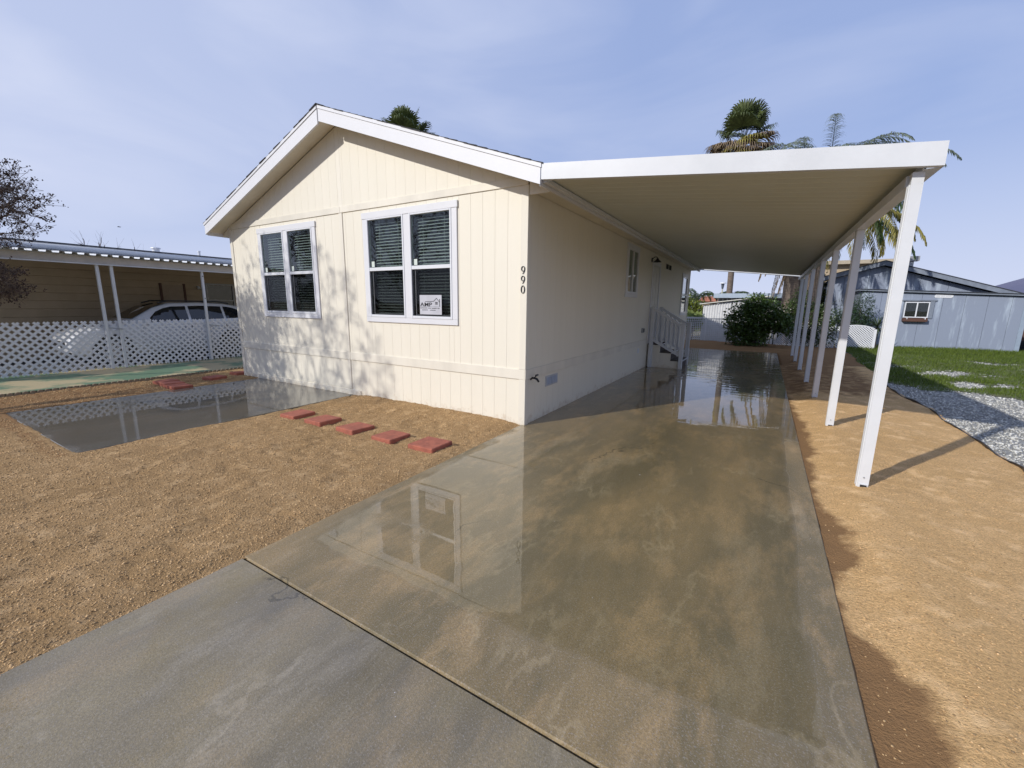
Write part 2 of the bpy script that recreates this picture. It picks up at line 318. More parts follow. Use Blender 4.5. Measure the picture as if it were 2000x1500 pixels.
class MB:
    def __init__(s): s.V = []; s.F = []
    def add(s, V, F):
        n = len(s.V); s.V += [tuple(v) for v in V]; s.F += [tuple(i+n for i in f) for f in F]; return s
    def box(s, a, b): return s.add(boxv(a[0], b[0], a[1], b[1], a[2], b[2]), BF)
    def beam(s, p, q, w, h, up=(0, 0, 1)):
        p = Vector(p); q = Vector(q); d = (q-p).normalized(); r = d.cross(Vector(up)).normalized()*w/2; u = r.cross(d).normalized()*h/2
        V = [p-r-u, p+r-u, p+r+u, p-r+u, q-r-u, q+r-u, q+r+u, q-r+u]; return s.add(V, [(0, 1, 2, 3), (7, 6, 5, 4), (0, 4, 5, 1), (1, 5, 6, 2), (2, 6, 7, 3), (3, 7, 4, 0)])
    def tube(s, pts, rs, n=8, cap=True):
        pts = [Vector(p) for p in pts]; base = len(s.V)
        if not hasattr(rs, '__len__'): rs = [rs]*len(pts)
        prev = None
        for i, p in enumerate(pts):
            d = (pts[min(i+1, len(pts)-1)]-pts[max(i-1, 0)]).normalized()
            if prev is None: prev = d.orthogonal().normalized()
            a = (prev-d*prev.dot(d)).normalized(); prev = a; b = d.cross(a)
            for k in range(n):
                t = 2*math.pi*k/n; s.V.append(tuple(p+(a*math.cos(t)+b*math.sin(t))*rs[i]))
        for i in range(len(pts)-1):
            for k in range(n):
                j = base+i*n; k2 = (k+1) % n; s.F.append((j+k, j+k2, j+n+k2, j+n+k))
        if cap: s.F.append(tuple(base+k for k in range(n))[::-1]); s.F.append(tuple(base+(len(pts)-1)*n+k for k in range(n)))
        return s
    def prism(s, poly, axis, a, b):
        """extrude 2D poly (in the two other axes order) along axis from a to b"""
        n = len(poly); V = []
        for t in (a, b):
            for (u, v) in poly:
                V.append({'x': (t, u, v), 'y': (u, t, v), 'z': (u, v, t)}[axis])
        return s.add(V, [tuple(range(n))[::-1], tuple(range(n, 2*n))]+[(i, (i+1) % n, n+(i+1) % n, n+i) for i in range(n)])
    def build(s, name, m, parent=None, kind=None, label=None, smooth=False):
        me = setmesh(name, s.V, s.F, m, smooth)
        import bmesh
        bm = bmesh.new(); bm.from_mesh(me); bmesh.ops.recalc_face_normals(bm, faces=bm.faces); bm.to_mesh(me); bm.free()
        return link(name, me, parent, kind, label)
# numpy value noise
_G = rng.random((256, 256))
def vn(x, y):
    xi = np.floor(x).astype(int); yi = np.floor(y).astype(int); fx = x-xi; fy = y-yi; fx = fx*fx*(3-2*fx); fy = fy*fy*(3-2*fy)
    g = lambda a, b: _G[a % 256, b % 256]
    return (g(xi, yi)*(1-fx)+g(xi+1, yi)*fx)*(1-fy)+(g(xi, yi+1)*(1-fx)+g(xi+1, yi+1)*fx)*fy
def fbm(x, y, o=4, p=.5):
    a = 1; t = 0; n = 0
    for i in range(o): t = t+a*vn(x*2**i+i*17.3, y*2**i+i*9.1); n += a; a *= p
    return t/n
def sm(a, b, x): t = np.clip((x-a)/(b-a), 0, 1); return t*t*(3-2*t)
def gridmesh(name, xs, ys, zf, m, parent=None, kind='structure', keep=None, attr=None, label=None, smooth=True):
    X, Y = np.meshgrid(xs, ys); Z = zf(X, Y); V = np.stack([X, Y, Z], -1).reshape(-1, 3)
    nx, ny = len(xs), len(ys); i = np.arange(ny-1)[:, None]*nx+np.arange(nx-1)[None, :]
    F = np.stack([i, i+1, i+nx+1, i+nx], -1).reshape(-1, 4)
    if keep is not None:
        c = V[F].mean(1); F = F[keep(c[:, 0], c[:, 1])]
    me = setmesh(name, V, F, m, smooth)
    if attr is not None:
        a = me.attributes.new('wet', 'FLOAT', 'POINT'); v = attr(X, Y).astype(np.float32).ravel(); a.data.foreach_set('value', v)
    return link(name, me, parent, kind, label)
# scattered little solids
OCT = np.array([[1, 0, 0], [-1, 0, 0], [0, 1, 0], [0, -1, 0], [0, 0, 1], [0, 0, -1]], float)
OCF = np.array([[0, 2, 4], [2, 1, 4], [1, 3, 4], [3, 0, 4], [2, 0, 5], [1, 2, 5], [3, 1, 5], [0, 3, 5]])
def solids(name, P, size, m, kind='stuff', parent=None, flat=.6):
    n = len(P); V = OCT[None]*(size[:, None, None]*(0.6+.8*rng.random((n, 6, 1))))
    V[:, :, 2] *= flat
    a = rng.random(n)*6.283; c, s = np.cos(a), np.sin(a); x = V[:, :, 0]*c[:, None]-V[:, :, 1]*s[:, None]; y = V[:, :, 0]*s[:, None]+V[:, :, 1]*c[:, None]
    t = (rng.random(n)-.5)*1.2; z = V[:, :, 2]*np.cos(t)[:, None]+x*np.sin(t)[:, None]; x = x*np.cos(t)[:, None]-V[:, :, 2]*np.sin(t)[:, None]
    V = np.stack([x, y, z], -1)+P[:, None, :]
    F = (OCF[None]+6*np.arange(n)[:, None, None]).reshape(-1, 3)
    return link(name, setmesh(name, V.reshape(-1, 3), F, m), parent, kind)
def leaves(P, D, L_, Wd, nrm=None):
    """n leaf quads (bent diamonds) at P, direction D, length L_, width Wd -> V,F arrays"""
    n = len(P); D = D/np.linalg.norm(D, axis=1, keepdims=True)
    if nrm is None: nrm = rng.normal(size=(n, 3))
    sd_ = np.cross(D, nrm); sd_ /= (np.linalg.norm(sd_, axis=1, keepdims=True)+1e-9)
    L_ = np.broadcast_to(L_, (n,))[:, None]; Wd = np.broadcast_to(Wd, (n,))[:, None]
    V = np.stack([P, P+D*L_*.45+sd_*Wd*.5, P+D*L_, P+D*L_*.45-sd_*Wd*.5], 1)
    return V.reshape(-1, 3), np.arange(4*n).reshape(n, 4)
def randdir(n):
    v = rng.normal(size=(n, 3)); return v/np.linalg.norm(v, axis=1, keepdims=True)

# ================================================================== SETTING: ground
def height_left(X, Y):
    z = -.002+.026*(fbm(X*1.3, Y*1.3, 3)-.5)+.019*(fbm(X*6+3, Y*6, 4)-.5)+.012*(fbm(X*26, Y*26, 3)-.5)
    z = z-.016*np.clip(1-np.abs(fbm(X*1.1+.9*Y+7, Y*2.6-.4*X, 3)-.5)*26, 0, 1)*(fbm(X*2+40, Y*2, 2) > .5)    # rake and shoe drags
    d = -X-.05                              # distance from the driveway's edge
    z = z+.016*np.exp(-((d-.14)/.16)**2)*(Y < .02)*(.2+1.3*fbm(X*2, Y*3, 3))+.014*(fbm(X*14, Y*14, 3)-.5)*sm(.5, .0, d)
    z = z+.035*sm(-.7, -.02, Y)*sm(-3.25, -2.8, X)*sm(0., -.5, X)
    z = z+.022*(fbm(X*3+50, Y*1.2, 3)-.5)*sm(-3, -1.4, X)
    for (fx, fy, rr) in ((-1.15, -3.05, .11), (-.62, -3.35, .09), (-2.2, -2.6, .12), (-1.7, -2.1, .1), (-.9, -4.1, .13), (-1.9, -3.9, .14), (-3.1, -4.4, .15), (-2.7, -2.9, .12), (-.55, -2.2, .1), (-1.2, -.6, .12), (-2.0, -.5, .12), (-3.9, -4.0, .15), (-.5, -4.6, .12)):   # scuffs and footprints
        q = ((X-fx)**2+((Y-fy)*.55)**2)/rr**2; z = z-.020*np.exp(-q)+.011*np.exp(-(q-2.2)**2)
    dd = -X-.018; k = sm(0, .13, dd); z = z*k+(1-k)*(-.006+.012*(fbm(X*18, Y*18, 3)-.42))
    ins = (X > -6.06) & (X < -3.24) & (Y > -3.30)
    return np.where(ins, -.06, z)
def wet_dark_left(X, Y):
    w = .32*sm(-.9, -.1, X)*sm(-.3, -.9, Y)*0+.30*np.exp(-((X+.08)/.07)**2)+.75*sm(-4.6, -6.2, X)*sm(-1.2, -2.6, Y)*sm(-5.6, -4.2, Y)  # damp along the driveway, broad darker patch at far left
    return w+.55*np.exp(-((Y+3.42)/.12)**2)*(X < -3.2)+.55*sm(-5.95, -6.3, X)*sm(.5, -.6, Y)*.9
gridmesh('dirt_yard', np.arange(-7.56, -.012, .028), np.arange(-8.6, .12, .028), height_left, DIRT, attr=wet_dark_left)
gridmesh('dirt_verge', np.arange(-7.56, -6.5, .06), np.arange(.12, 12, .08), lambda X, Y: height_left(X, Y), DIRT, attr=lambda X, Y: X*0+.4)
def bnd(Y): return 4.62+.12*(fbm(Y*.8, Y*0+3, 3)-.5)*4*.5+.03*np.maximum(Y-4, 0)
def height_right(X, Y):
    z = -.012+.085*sm(2.98, 3.35, X)+.02*(fbm(X*1.5, Y*1.5, 3)-.5)+.014*(fbm(X*8, Y*8, 4)-.5)+.009*(fbm(X*28, Y*28, 2)-.5)
    z = z+.02*(fbm(X*3, Y*.6+9, 3)-.5)
    z = z+.10*sm(12.3, 13.2, Y)*sm(3.4, 2.9, X)
    q = (((X-3.29)/.22)**2+((Y+.17)/.22)**2); z = z-.012*np.exp(-q)
    for py in (-.19, 1.9, 3.83, 5.52, 7.5, 9.32, 10.92): z = z*(1)-.0
    return z
WEY = [-8, -3.2, -2.9, -2.74, -2.5, -2.29, -2.16, -1.84, -1.6, -1.39, -1.1, -.8, -.43, .39, 1.4, 3]; WEX = [3.5, 3.36, 3.30, 3.25, 3.26, 3.20, 3.09, 3.06, 3.12, 3.27, 3.20, 3.13, 3.09, 3.12, 3.20, 3.1]
def wet_dark_right(X, Y):
    edge = np.interp(Y, WEY, WEX)+.10*(fbm(Y*6, X*6, 3)-.5)
    w = sm(.10, -.16, X-edge+.04)
    w = np.where(Y > 3.2, np.maximum(w*.9, .75*sm(3.2, 5, Y)*sm(5, 4.2, X)), w)  # dirt strip turns darker further back
    return w*.85+.25*sm(-2.0, -4, Y)*fbm(X*2, Y*2, 3)
gridmesh('dirt_strip', np.arange(2.955, 4.95, .028), np.arange(-8.6, 9, .028), height_right, DIRTR, attr=wet_dark_right, keep=lambda x, y: x < bnd(y)+.03)
gridmesh('dirt_bank', np.arange(-1.2, 5.35, .06), np.arange(9, 15.4, .06), lambda X, Y: np.where((X < 2.99) & (Y < 12.42), -.08, height_right(X, Y)), DIRT, attr=lambda X, Y: X*0+.75, keep=lambda x, y: (x < bnd(y)+.03) & ~((x < 2.9) & (y < 12.3)))
def hg(X, Y): return .035+.03*(fbm(X*.9, Y*.9, 3)-.5)+.012*(fbm(X*9, Y*9, 3)-.5)+.04*sm(9, 14, Y)
gridmesh('gravel_bed', np.arange(4.45, 13, .09), np.arange(-8.6, 17.5, .09), hg, GBASE, keep=lambda x, y: x > bnd(y)-.03)
def gmask(x, y):  # where grass grows rather than gravel
    n = fbm(x*.55+20, y*.5+4, 4); m = sm(3.6, 7.4, y+.25*(x-6))*.75+.62*(n-.5)*2
    n2 = fbm(x*1.3+5, y*1.1+8, 3); m = m-2.6*(n2-.42)*np.exp(-((y-8.7-.9*(x-6.2))/.6)**2)*(x > 5.4)-2.6*(n2-.44)*np.exp(-((y-11.6-.3*(x-6))/.45)**2)*(x > 6.2)
    m = m+.5*sm(12.8, 14.6, y)-2.6*(n2-.38)*np.exp(-((y-7.2-.5*(x-6.2))/.4)**2)*(x > 5.8)-.10
    return m
gridmesh('turf_soil', np.arange(4.6, 13, .12), np.arange(4.0, 17.6, .12), lambda X, Y: hg(X, Y)+.012, TURF, keep=lambda x, y: (x > bnd(y)) & (gmask(x, y) > .36))
# far ground, one sheet to the horizon
me = setmesh('ground', [(-3000, -3000, -.075), (3000, -3000, -.075), (3000, 3000, -.075), (-3000, 3000, -.075)], [(0, 1, 2, 3)], FARG); link('ground', me, kind='structure')
# painted neighbour slab (green and worn tan)
gridmesh('neighbour_driveway', np.arange(-13.4, -9.9, .3), np.arange(-9, 14, .3), lambda X, Y: X*0+.001, mat('dark_ground', (.05, .05, .048), rough=.9, scale=30, bump=.4, bscale=120))  # ground behind the fence, much darker than the slab
gridmesh('neighbour_slab', np.arange(-13.2, -7.5, .3), np.arange(-9, 14, .3), lambda X, Y: X*0-.004, GREENC)

# ------------------------------------------------------------------ concrete
def slabmesh(name, x0, x1, y0, y1, m, wet, d=.1, st=.03):
    """slab: gridded top with a rounded arris, vertical sides"""
    nx = max(2, int((x1-x0)/st)); ny = max(2, int((y1-y0)/st)); e = .007
    xs = np.r_[x0, x0+e*.4, x0+e, np.linspace(x0+.05, x1-.05, nx), x1-e, x1-e*.4, x1]; ys = np.r_[y0, y0+e*.4, y0+e, np.linspace(y0+.05, y1-.05, ny), y1-e, y1-e*.4, y1]
    def zf(X, Y):
        q = np.minimum(np.minimum(X-x0, x1-X), np.minimum(Y-y0, y1-Y)); return -.010*(1-np.clip(q/e, 0, 1))**2
    X, Y = np.meshgrid(xs, ys); V = np.stack([X, Y, zf(X, Y)], -1).reshape(-1, 3); a, b = len(xs), len(ys)
    i = np.arange(b-1)[:, None]*a+np.arange(a-1)[None]; F = [tuple(r) for r in np.stack([i, i+1, i+a+1, i+a], -1).reshape(-1, 4)]
    ring = list(range(a))+[k*a+a-1 for k in range(1, b)]+[(b-1)*a+k for k in range(a-2, -1, -1)]+[k*a for k in range(b-2, 0, -1)]
    n = len(V); low = V[ring].copy(); low[:, 2] = -d; V = np.vstack([V, low]); R = len(ring)
    F += [(ring[k], n+k, n+(k+1) % R, ring[(k+1) % R]) for k in range(R)]
    me = setmesh(name, V, F, m, False)
    at = me.attributes.new('wet', 'FLOAT', 'POINT'); at.data.foreach_set('value', wet(V[:, 0], V[:, 1]).astype(np.float32))
    return link(name, me, kind='structure')
def wet_drive(X, Y):
    w = .92+0*X
    wob = .035*(fbm(X*2.5+9, Y*2.5, 4)-.5)*2
    w = w-.85*sm(-.02, .02, X-2.81-wob)*sm(1.8, .6, Y)
    w = w-.80*sm(.03, -.03, Y+2.98-.05*(X-1.5)-wob*1.6)
    w = w-.65*sm(.14, .06, X-wob*1.5)*sm(.0, -.3, Y)
    w = w-.45*sm(-1.9, -2.6, Y+.5*(fbm(X*1.5, Y*1.5, 3)-.5))*sm(1.2, .2, X)
    return np.maximum(w, 1.15*sm(2.0, 3.2, Y)-.12*sm(2.5, 2.9, X))
slabmesh('driveway', -.045, 2.965, -3.352, 12.35, CONC, wet_drive)
slabmesh('apron', -.035, 2.96, -8.6, -3.362, CONCA, lambda X, Y: .36+.30*(fbm(X*1.1, Y*1.1, 3)-.5)*2+.15*sm(.5, 2.6, X))
slabmesh('patio_slab', -6.05, -3.235, -3.32, -.004, CONCS, lambda X, Y: .95-.5*np.exp(-((Y+3.32)/.12)**2)-.4*np.exp(-((X+6.05)/.1)**2))

# grit, gravel and grass
def dens(n, x0, x1, y0, y1, keep, cx=2.48, cy=-4.48, p=1.3):
    P = []; tot = 0
    while tot < n:
        x = rng.uniform(x0, x1, n*3); y = rng.uniform(y0, y1, n*3); d = np.hypot(x-cx, y-cy)
        k = (rng.random(n*3) < np.clip((2.2/d)**p, 0, 1)) & keep(x, y); P.append(np.stack([x[k], y[k]], 1)); tot += k.sum()
    return np.vstack(P)[:n]
P = dens(85000, -7.5, -.02, -6.5, .0, lambda x, y: ~((x > -6.1) & (x < -3.2) & (y > -3.36)))
d = np.hypot(P[:, 0]-2.48, P[:, 1]+4.48)
z = height_left(P[:, 0], P[:, 1]); sz = (.0024+.0048*rng.random(len(P))**1.9)*(.72+.10*d)
solids('dirt_grains', np.c_[P, z+sz*.2], sz, GRITM)
P = dens(32000, 2.99, 4.7, -6.2, 3.5, lambda x, y: x < bnd(y))
z = height_right(P[:, 0], P[:, 1]); sz = (.0022+.0040*rng.random(len(P))**2.5)
kp = (wet_dark_right(P[:, 0], P[:, 1]) < .5) | (rng.random(len(P)) < .12)
solids('dirt_grains', np.c_[P, z+sz*.2][kp], sz[kp], GRITM)
P = dens(62000, 4.55, 10.5, -3.5, 16.4, lambda x, y: (x > bnd(y)-.02+.12*(rng.random(len(x))-.5)) & (gmask(x, y)+.25*(rng.random(len(x))-.5) < .42), p=1.5)
sz = .0055+.0085*rng.random(len(P)); solids('gravel', np.c_[P, hg(P[:, 0], P[:, 1])+sz*.45], sz*(1+.05*np.hypot(P[:, 0]-2.5, P[:, 1]+4.5)), GRAVM)
P = dens(90000, 4.7, 12.5, 4.5, 17.0, lambda x, y: (x > bnd(y)+.02) & (gmask(x, y)+.16*(rng.random(len(x))-.5) > .40), cy=2, p=.6)
n = len(P); z = hg(P[:, 0], P[:, 1]); D = np.c_[rng.normal(0, .42, n), rng.normal(0, .42, n), np.ones(n)]
hh = (.022+.05*rng.random(n)+.05*sm(12, 16, P[:, 1]))*(.7+.9*fbm(P[:, 0]*1.3, P[:, 1]*1.3, 2))
V, F = leaves(np.c_[P, z], D, hh*1.2, .009)
link('grass', setmesh('grass', V, F, GRASSM), kind='stuff')
V, F = None, None
# thin black strip between dirt and gravel, scalloped edging on the left
mb = MB(); ys = np.arange(-3.4, 7.2, .12); bx = bnd(ys)
pts = [(bx[i], ys[i], .055+.012*math.sin(i*.9)) for i in range(len(ys))]
for i in range(len(pts)-1): mb.beam(pts[i], pts[i+1], .012, .07)
tag(mb.build('black_strip', BLACK), 'low black strip between tan dirt and grey gravel', 'edging')
mb = MB()
for i in range(92):
    y = -4.9+i*.082; pr = []
    for k in range(7): a = math.pi*k/6; pr.append((y-.036*math.cos(a), .002+.036*math.sin(a)))
    pr += [(y+.036, -.03), (y-.036, -.03)]
    mb.prism(pr, 'x', -7.57, -7.545)
ed = tag(mb.build('scalloped_edging', mat('tan_edging', (.26, .20, .13), rough=.8)), 'scalloped tan lawn edging between green slab and brown dirt', 'edging')

# red stepping stones
def stone(x0, x1, y0, y1, rot, label, group, z=.0):
    w, l = x1-x0, y1-y0
    o = box('stepping_stone', (x0, y0, z-.02), (x1, y1, z+.050), PAVER, bev=.008)
    o.location.z -= rnd.uniform(0, .016); o.rotation_euler = (rnd.uniform(-.035, .035), rnd.uniform(-.035, .035), rot*1.8)
    return tag(o, label, 'stepping stone', group)
G1 = 'red stepping stones in a row before the front wall'; G2 = 'red stepping stones beside the patio slab'
for (a, b, lab) in ((-.61, -.26, 'red square stepping stone closest to the driveway'), (-1.17, -.87, 'second red stepping stone counted from the driveway'), (-1.79, -1.46, 'middle red stepping stone of the front row of five'),
                    (-2.405, -2.08, 'fourth red stepping stone counted from the driveway'), (-2.93, -2.63, 'red stepping stone touching the corner of the patio slab')):
    stone(a, b, -1.43, -1.11, rnd.uniform(-.04, .04), lab, G1, height_left(np.array([(a+b)/2]), np.array([-1.27]))[0]+.004)
for (x, y, r, lab) in ((-6.20, -1.30, .03, 'red stepping stone lying on the edge of the wet patio slab'), (-6.52, -1.28, -.03, 'red stepping stone in the middle of three laid side by side'), (-6.84, -1.25, .04, 'red stepping stone of three, the one toward the scalloped edging'),
                       (-6.62, -.55, .05, 'lone red stepping stone between the group of three and the house corner'), (-6.80, .02, 0, 'red stepping stone half hidden behind the house corner')):
    stone(x-.15, x+.15, y-.15, y+.15, r, lab, G2, .012)

# ================================================================== THE HOUSE
HW, HL = 6.607, 12.2
house = thing('mobile_home', (0, 0, 0), 'cream mobile home with white trimmed windows and white gable fascia', 'house')
PITCH = 1.295/3.604; RZ = 4.245; RX = -3.29
def roofz(x): return RZ-abs(x-RX)*PITCH
OP = [(-2.72, -1.11, 1.30, 2.715), (-5.55, -4.02, 1.31, 2.715)]            # window openings in the front wall x0,x1,z0,z1
def clip_rect(r, holes):
    out = [r]
    for h in holes:
        nx = []
        for (x0, x1, z0, z1) in out:
            if x1 <= h[0] or x0 >= h[1] or z1 <= h[2] or z0 >= h[3]: nx.append((x0, x1, z0, z1)); continue
            a, b = max(x0, h[0]), min(x1, h[1])
            if x0 < a-.004: nx.append((x0, a, z0, z1))
            if x1 > b+.004: nx.append((b, x1, z0, z1))
            if z0 < h[2]: nx.append((a, b, z0, h[2]))
            if z1 > h[3]: nx.append((a, b, h[3], z1))
        out = nx
    return out
# backing walls (shell)
mb = MB()
for r in clip_rect((-HW+.01, -.01, -.05, 3.0), OP): mb.box((r[0], .0035, r[2]), (r[1], .05, r[3]))
mb.prism([(-HW+.01, 3.0), (-.01, 3.0), (-.01, roofz(0)-.17), (RX, RZ-.17), (-HW+.01, roofz(-HW)-.17)], 'y', .0035, .05)
mb.box((-.05, .05, -.05), (-.0035, HL-.01, 2.95)); mb.box((-HW+.01, .05, -.05), (-HW+.05, HL-.01, 2.95)); mb.box((-HW+.05, HL-.05, -.05), (-.05, HL-.01, 2.95))
mb.build('wall', GROOVE, house)
GP = .183; GW = .0018
def board(name, wall, u0, u1, z0, z1, proud=0):
    g = GW/2
    if u1-u0 < .02: return
    if wall == 'front': return box(name, (u0+g, -proud, z0), (u1-g, .0033, z1), CREAM, house, bev=.0007)
    return box(name, (-.0033, u0+g, z0), (proud, u1-g, z1), CREAM, house, bev=.0007)
edges = [-.09-GP*k for k in range(18)]
half1 = [(-.09-GP*(k+1), -.09-GP*k) for k in range(18)]; half1 = [(max(a, -3.25), b) for a, b in half1 if b > -3.25]
half2 = [(-3.345-GP*(k+1), -3.345-GP*k) for k in range(18)]; half2 = [(max(a, -HW+.09), b) for a, b in half2 if b > -HW+.09]
for (a, b) in half1+half2:
    for r in clip_rect((a, b, .709, 2.852), OP): board('siding_board', 'front', *r)
    board('skirting_board', 'front', a, b, -.02 if b > -3.3 else .10, .583)
    za = min(roofz(a), roofz(b))-.175; zb = 2.945
    if za > zb+.02 or max(roofz(a), roofz(b))-.175 > zb+.03:
        g = GW/2; pr = [(a+g, zb), (b-g, zb), (b-g, max(zb+.005, roofz(b)-.175)), (a+g, max(zb+.005, roofz(a)-.175))]
        if a < RX < b: pr.insert(3, (RX, RZ-.175))
        MB().prism(pr, 'y', -.0, .0033).build('gable_board', CREAM, house)
k = 0; y = .09
while y < HL-.1:
    y1 = min(y+GP, HL-.09)
    for r in clip_rect((y, y1, .709, 2.80), [(4.15, 4.91, 1.76, 2.67), (6.36, 7.12, .60, 2.55), (10.65, 11.5, 1.30, 2.5)]): board('siding_board', 'side', *r)
    board('skirting_board', 'side', y, y1, -.02, .583); y = y1
def trim(a, b, m=CREAMT, name='trim_board', bev=.003): return box(name, a, b, m, house, bev=bev)
trim((-HW+.0, -.014, .584), (-3.255, .011, .709)); trim((-3.250, -.014, .584), (.0, .011, .709)); trim((.0, -.014, .5845), (.014, HL, .7085))
trim((-HW+.0, -.014, 2.852), (-3.30, .011, 2.944)); trim((-3.298, -.014, 2.852), (.0, .011, 2.944))
trim((-.086, -.012, -.02), (.010, .0105, .583)); trim((-.086, -.012, .71), (.010, .0105, 2.851)); trim((.0005, .0107, -.02), (.012, .086, .5835)); trim((.0005, .0107, .7095), (.012, .086, 2.80))
trim((-HW-.002, -.012, -.02), (-HW+.086, .0105, .583)); trim((-HW-.002, -.012, .71), (-HW+.086, .0105, 2.851))
trim((-3.340, -.009, .71), (-3.262, .0108, 2.8515)); trim((-3.340, -.009, .10), (-3.262, .0108, .5835)); trim((-3.344, -.0005, 2.9445), (-3.2505, .0031, roofz(-3.34)-.178))
trim((-HW+.086, -.013, .0), (-3.05, .010, .088))
trim((.0005, HL-.09, -.02), (.012, HL, 2.80))
# roof: sheathing, shingle courses, rake fascias, soffits
yf, yb = -.296, HL+.1; XL, XR = -6.889, .300
for side in (-1, 1):
    xe = XL if side < 0 else XR
    def P2(x, off): return (x, roofz(x)-off)
    mb = MB(); mb.prism([P2(RX, .0), P2(xe, .0), P2(xe, .03), P2(RX, .03)], 'y', yf+.02, yb); mb.build('roof_sheathing', WHITE, house)
    MB().prism([P2(RX, .155), P2(xe+.02*side*-1, .155), P2(xe+.02*side*-1, .165), P2(RX, .165)], 'y', yf+.03, -.001).build('soffit', CREAMT, house)
    n = 26; L_ = abs(xe-RX)
    for k in range(n):
        xa = xe+side*.03-side*(L_+.03)*k/n; xb = xe+side*.03-side*(L_+.03)*(k+1.35)/n
        if (xb-RX)*side < 0: xb = RX
        jag = rnd.uniform(-.006, .012)
        MB().prism([(xa, roofz(xa)+.014), (xb, roofz(xb)+.004), (xb, roofz(xb)+.001), (xa, roofz(xa)+.001)], 'y', yf-.012-jag, yb).build('shingle_row', SHINGLE, house)
    # fascia board and thin upper drip board
    jx = RX+.012*side
    MB().prism([P2(jx, .042), P2(xe, .042), P2(xe, .205), P2(jx, .205 if side > 0 else .235)], 'y', yf, yf+.03).build('rake_fascia', WHITE, house)
    MB().prism([P2(jx, -.002), P2(xe+.012*side, -.002), P2(xe+.012*side, .040), P2(jx, .040)], 'y', yf-.010, yf+.03).build('drip_board', WHITE, house)
MB().prism([(RX-.16, roofz(RX-.16)+.018), (RX, RZ+.022), (RX+.16, roofz(RX+.16)+.018), (RX+.16, roofz(RX+.16)+.01), (RX, RZ+.012), (RX-.16, roofz(RX-.16)+.01)], 'y', yf-.02, yb).build('ridge_cap', SHINGLE, house)
box('eave_fascia', (XR-.025, yf+.031, 2.742), (XR, yb, 2.905), WHITE, house)
box('eave_soffit', (.012, .0, 2.79), (XR-.026, yb, 2.80), CREAMT, house)
box('eave_fascia', (XL, yf+.031, 2.735), (XL+.025, yb, 2.90), WHITE, house)
box('eave_soffit', (XL+.026, .0, 2.78), (-HW-.002, yb, 2.79), CREAMT, house)
MB().prism([(.0125, 2.742), (XR-.026, 2.742), (XR-.026, roofz(XR-.026)-.168), (.0125, roofz(.0125)-.168)], 'y', .001, .03).build('eave_return', CREAMT, house)
MB().prism([(XL+.026, 2.735), (-HW-.003, 2.735), (-HW-.003, roofz(-HW)-.168), (XL+.026, roofz(XL+.026)-.168)], 'y', .001, .03).build('eave_return', CREAMT, house)

def front_window(x0, x1, z0, z1, nb):
    """twin double hung window; outer trim from x0..x1, z0..z1"""
    w = box('window', (x0+.09, .02, z0+.09), (x0+.095, .025, z1-.09), VINYL, house)   # hidden jamb strip that carries the window's parts
    def wb(name, a, b, m=VINYL, bev=.003): return box(name, a, b, m, w, bev=bev)
    T = .088
    wb('window_trim', (x0-.012, -.024, z1-T), (x1+.012, -.0, z1), WHITE); wb('window_trim', (x0, -.020, z0), (x1, -.0, z0+.075), WHITE)
    wb('window_trim', (x0, -.019, z0+.076), (x0+T, -.0, z1-T-.001), WHITE); wb('window_trim', (x1-T, -.019, z0+.076), (x1, -.0, z1-T-.001), WHITE)
    xm = (x0+x1)/2; wb('window_trim', (xm-.055, -.019, z0+.076), (xm+.055, -.0, z1-T-.001), WHITE)
    for (a, b) in ((x0+T, xm-.055), (xm+.055, x1-T)):
        zb, zt = z0+.076, z1-T-.001; zm = (zb+zt)/2-.01
        f = .028
        wb('sash_frame', (a, -.026, zb), (a+f, .03, zt)); wb('sash_frame', (b-f, -.026, zb), (b, .03, zt))
        wb('sash_frame', (a+f, -.025, zb), (b-f, .03, zb+.035)); wb('sash_frame', (a+f, -.025, zt-.022), (b-f, .03, zt)); wb('sash_frame', (a+f, -.023, zm-.025), (b-f, .03, zm+.025))
        wb('glass_pane', (a+f, -.004, zm+.025), (b-f, -.001, zt-.022), GLASS, 0)
        wb('glass_pane', (a+f, .010, zb+.035), (b-f, .013, zm-.025), GLASS, 0)
        wb('insect_screen', (a+f, -.012, zb+.035), (b-f, -.011, zm-.025), SCREEN, 0)
        wb('sash_rail', (a+f+.04, .001, zb+.036), (a+f+.055, .009, zm-.026), VINYL); wb('sash_rail', (a+f+.056, .001, zb+.036), (b-f, .009, zb+.056), MESHM)
        k = 0; zz = zb+.06
        while zz < zt-.04:
            o = box('blind_slat', (a+f+.065, .050, zz-.0012), (b-f-.006, .090, zz+.0012), BLIND, w); o.rotation_euler[0] = rad(27); zz += .043
        for xx in (a+f+.17, b-f-.14): box('blind_cord', (xx, .047, zb+.05), (xx+.003, .049, zt-.03), BLIND, w)
        wb('sticker', (a+f+.035, -.0035, zm+.035), (a+f+.095, -.0045, zm+.115), STICK, 0)
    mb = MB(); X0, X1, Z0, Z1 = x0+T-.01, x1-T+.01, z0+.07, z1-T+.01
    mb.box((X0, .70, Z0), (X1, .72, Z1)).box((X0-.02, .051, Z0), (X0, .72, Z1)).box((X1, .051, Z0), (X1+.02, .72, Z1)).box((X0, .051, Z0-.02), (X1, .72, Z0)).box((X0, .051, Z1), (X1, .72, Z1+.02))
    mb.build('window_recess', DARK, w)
    return w
front_window(-2.803, -1.030, 1.217, 2.798, 1)
front_window(-5.627, -3.941, 1.225, 2.792, 1)
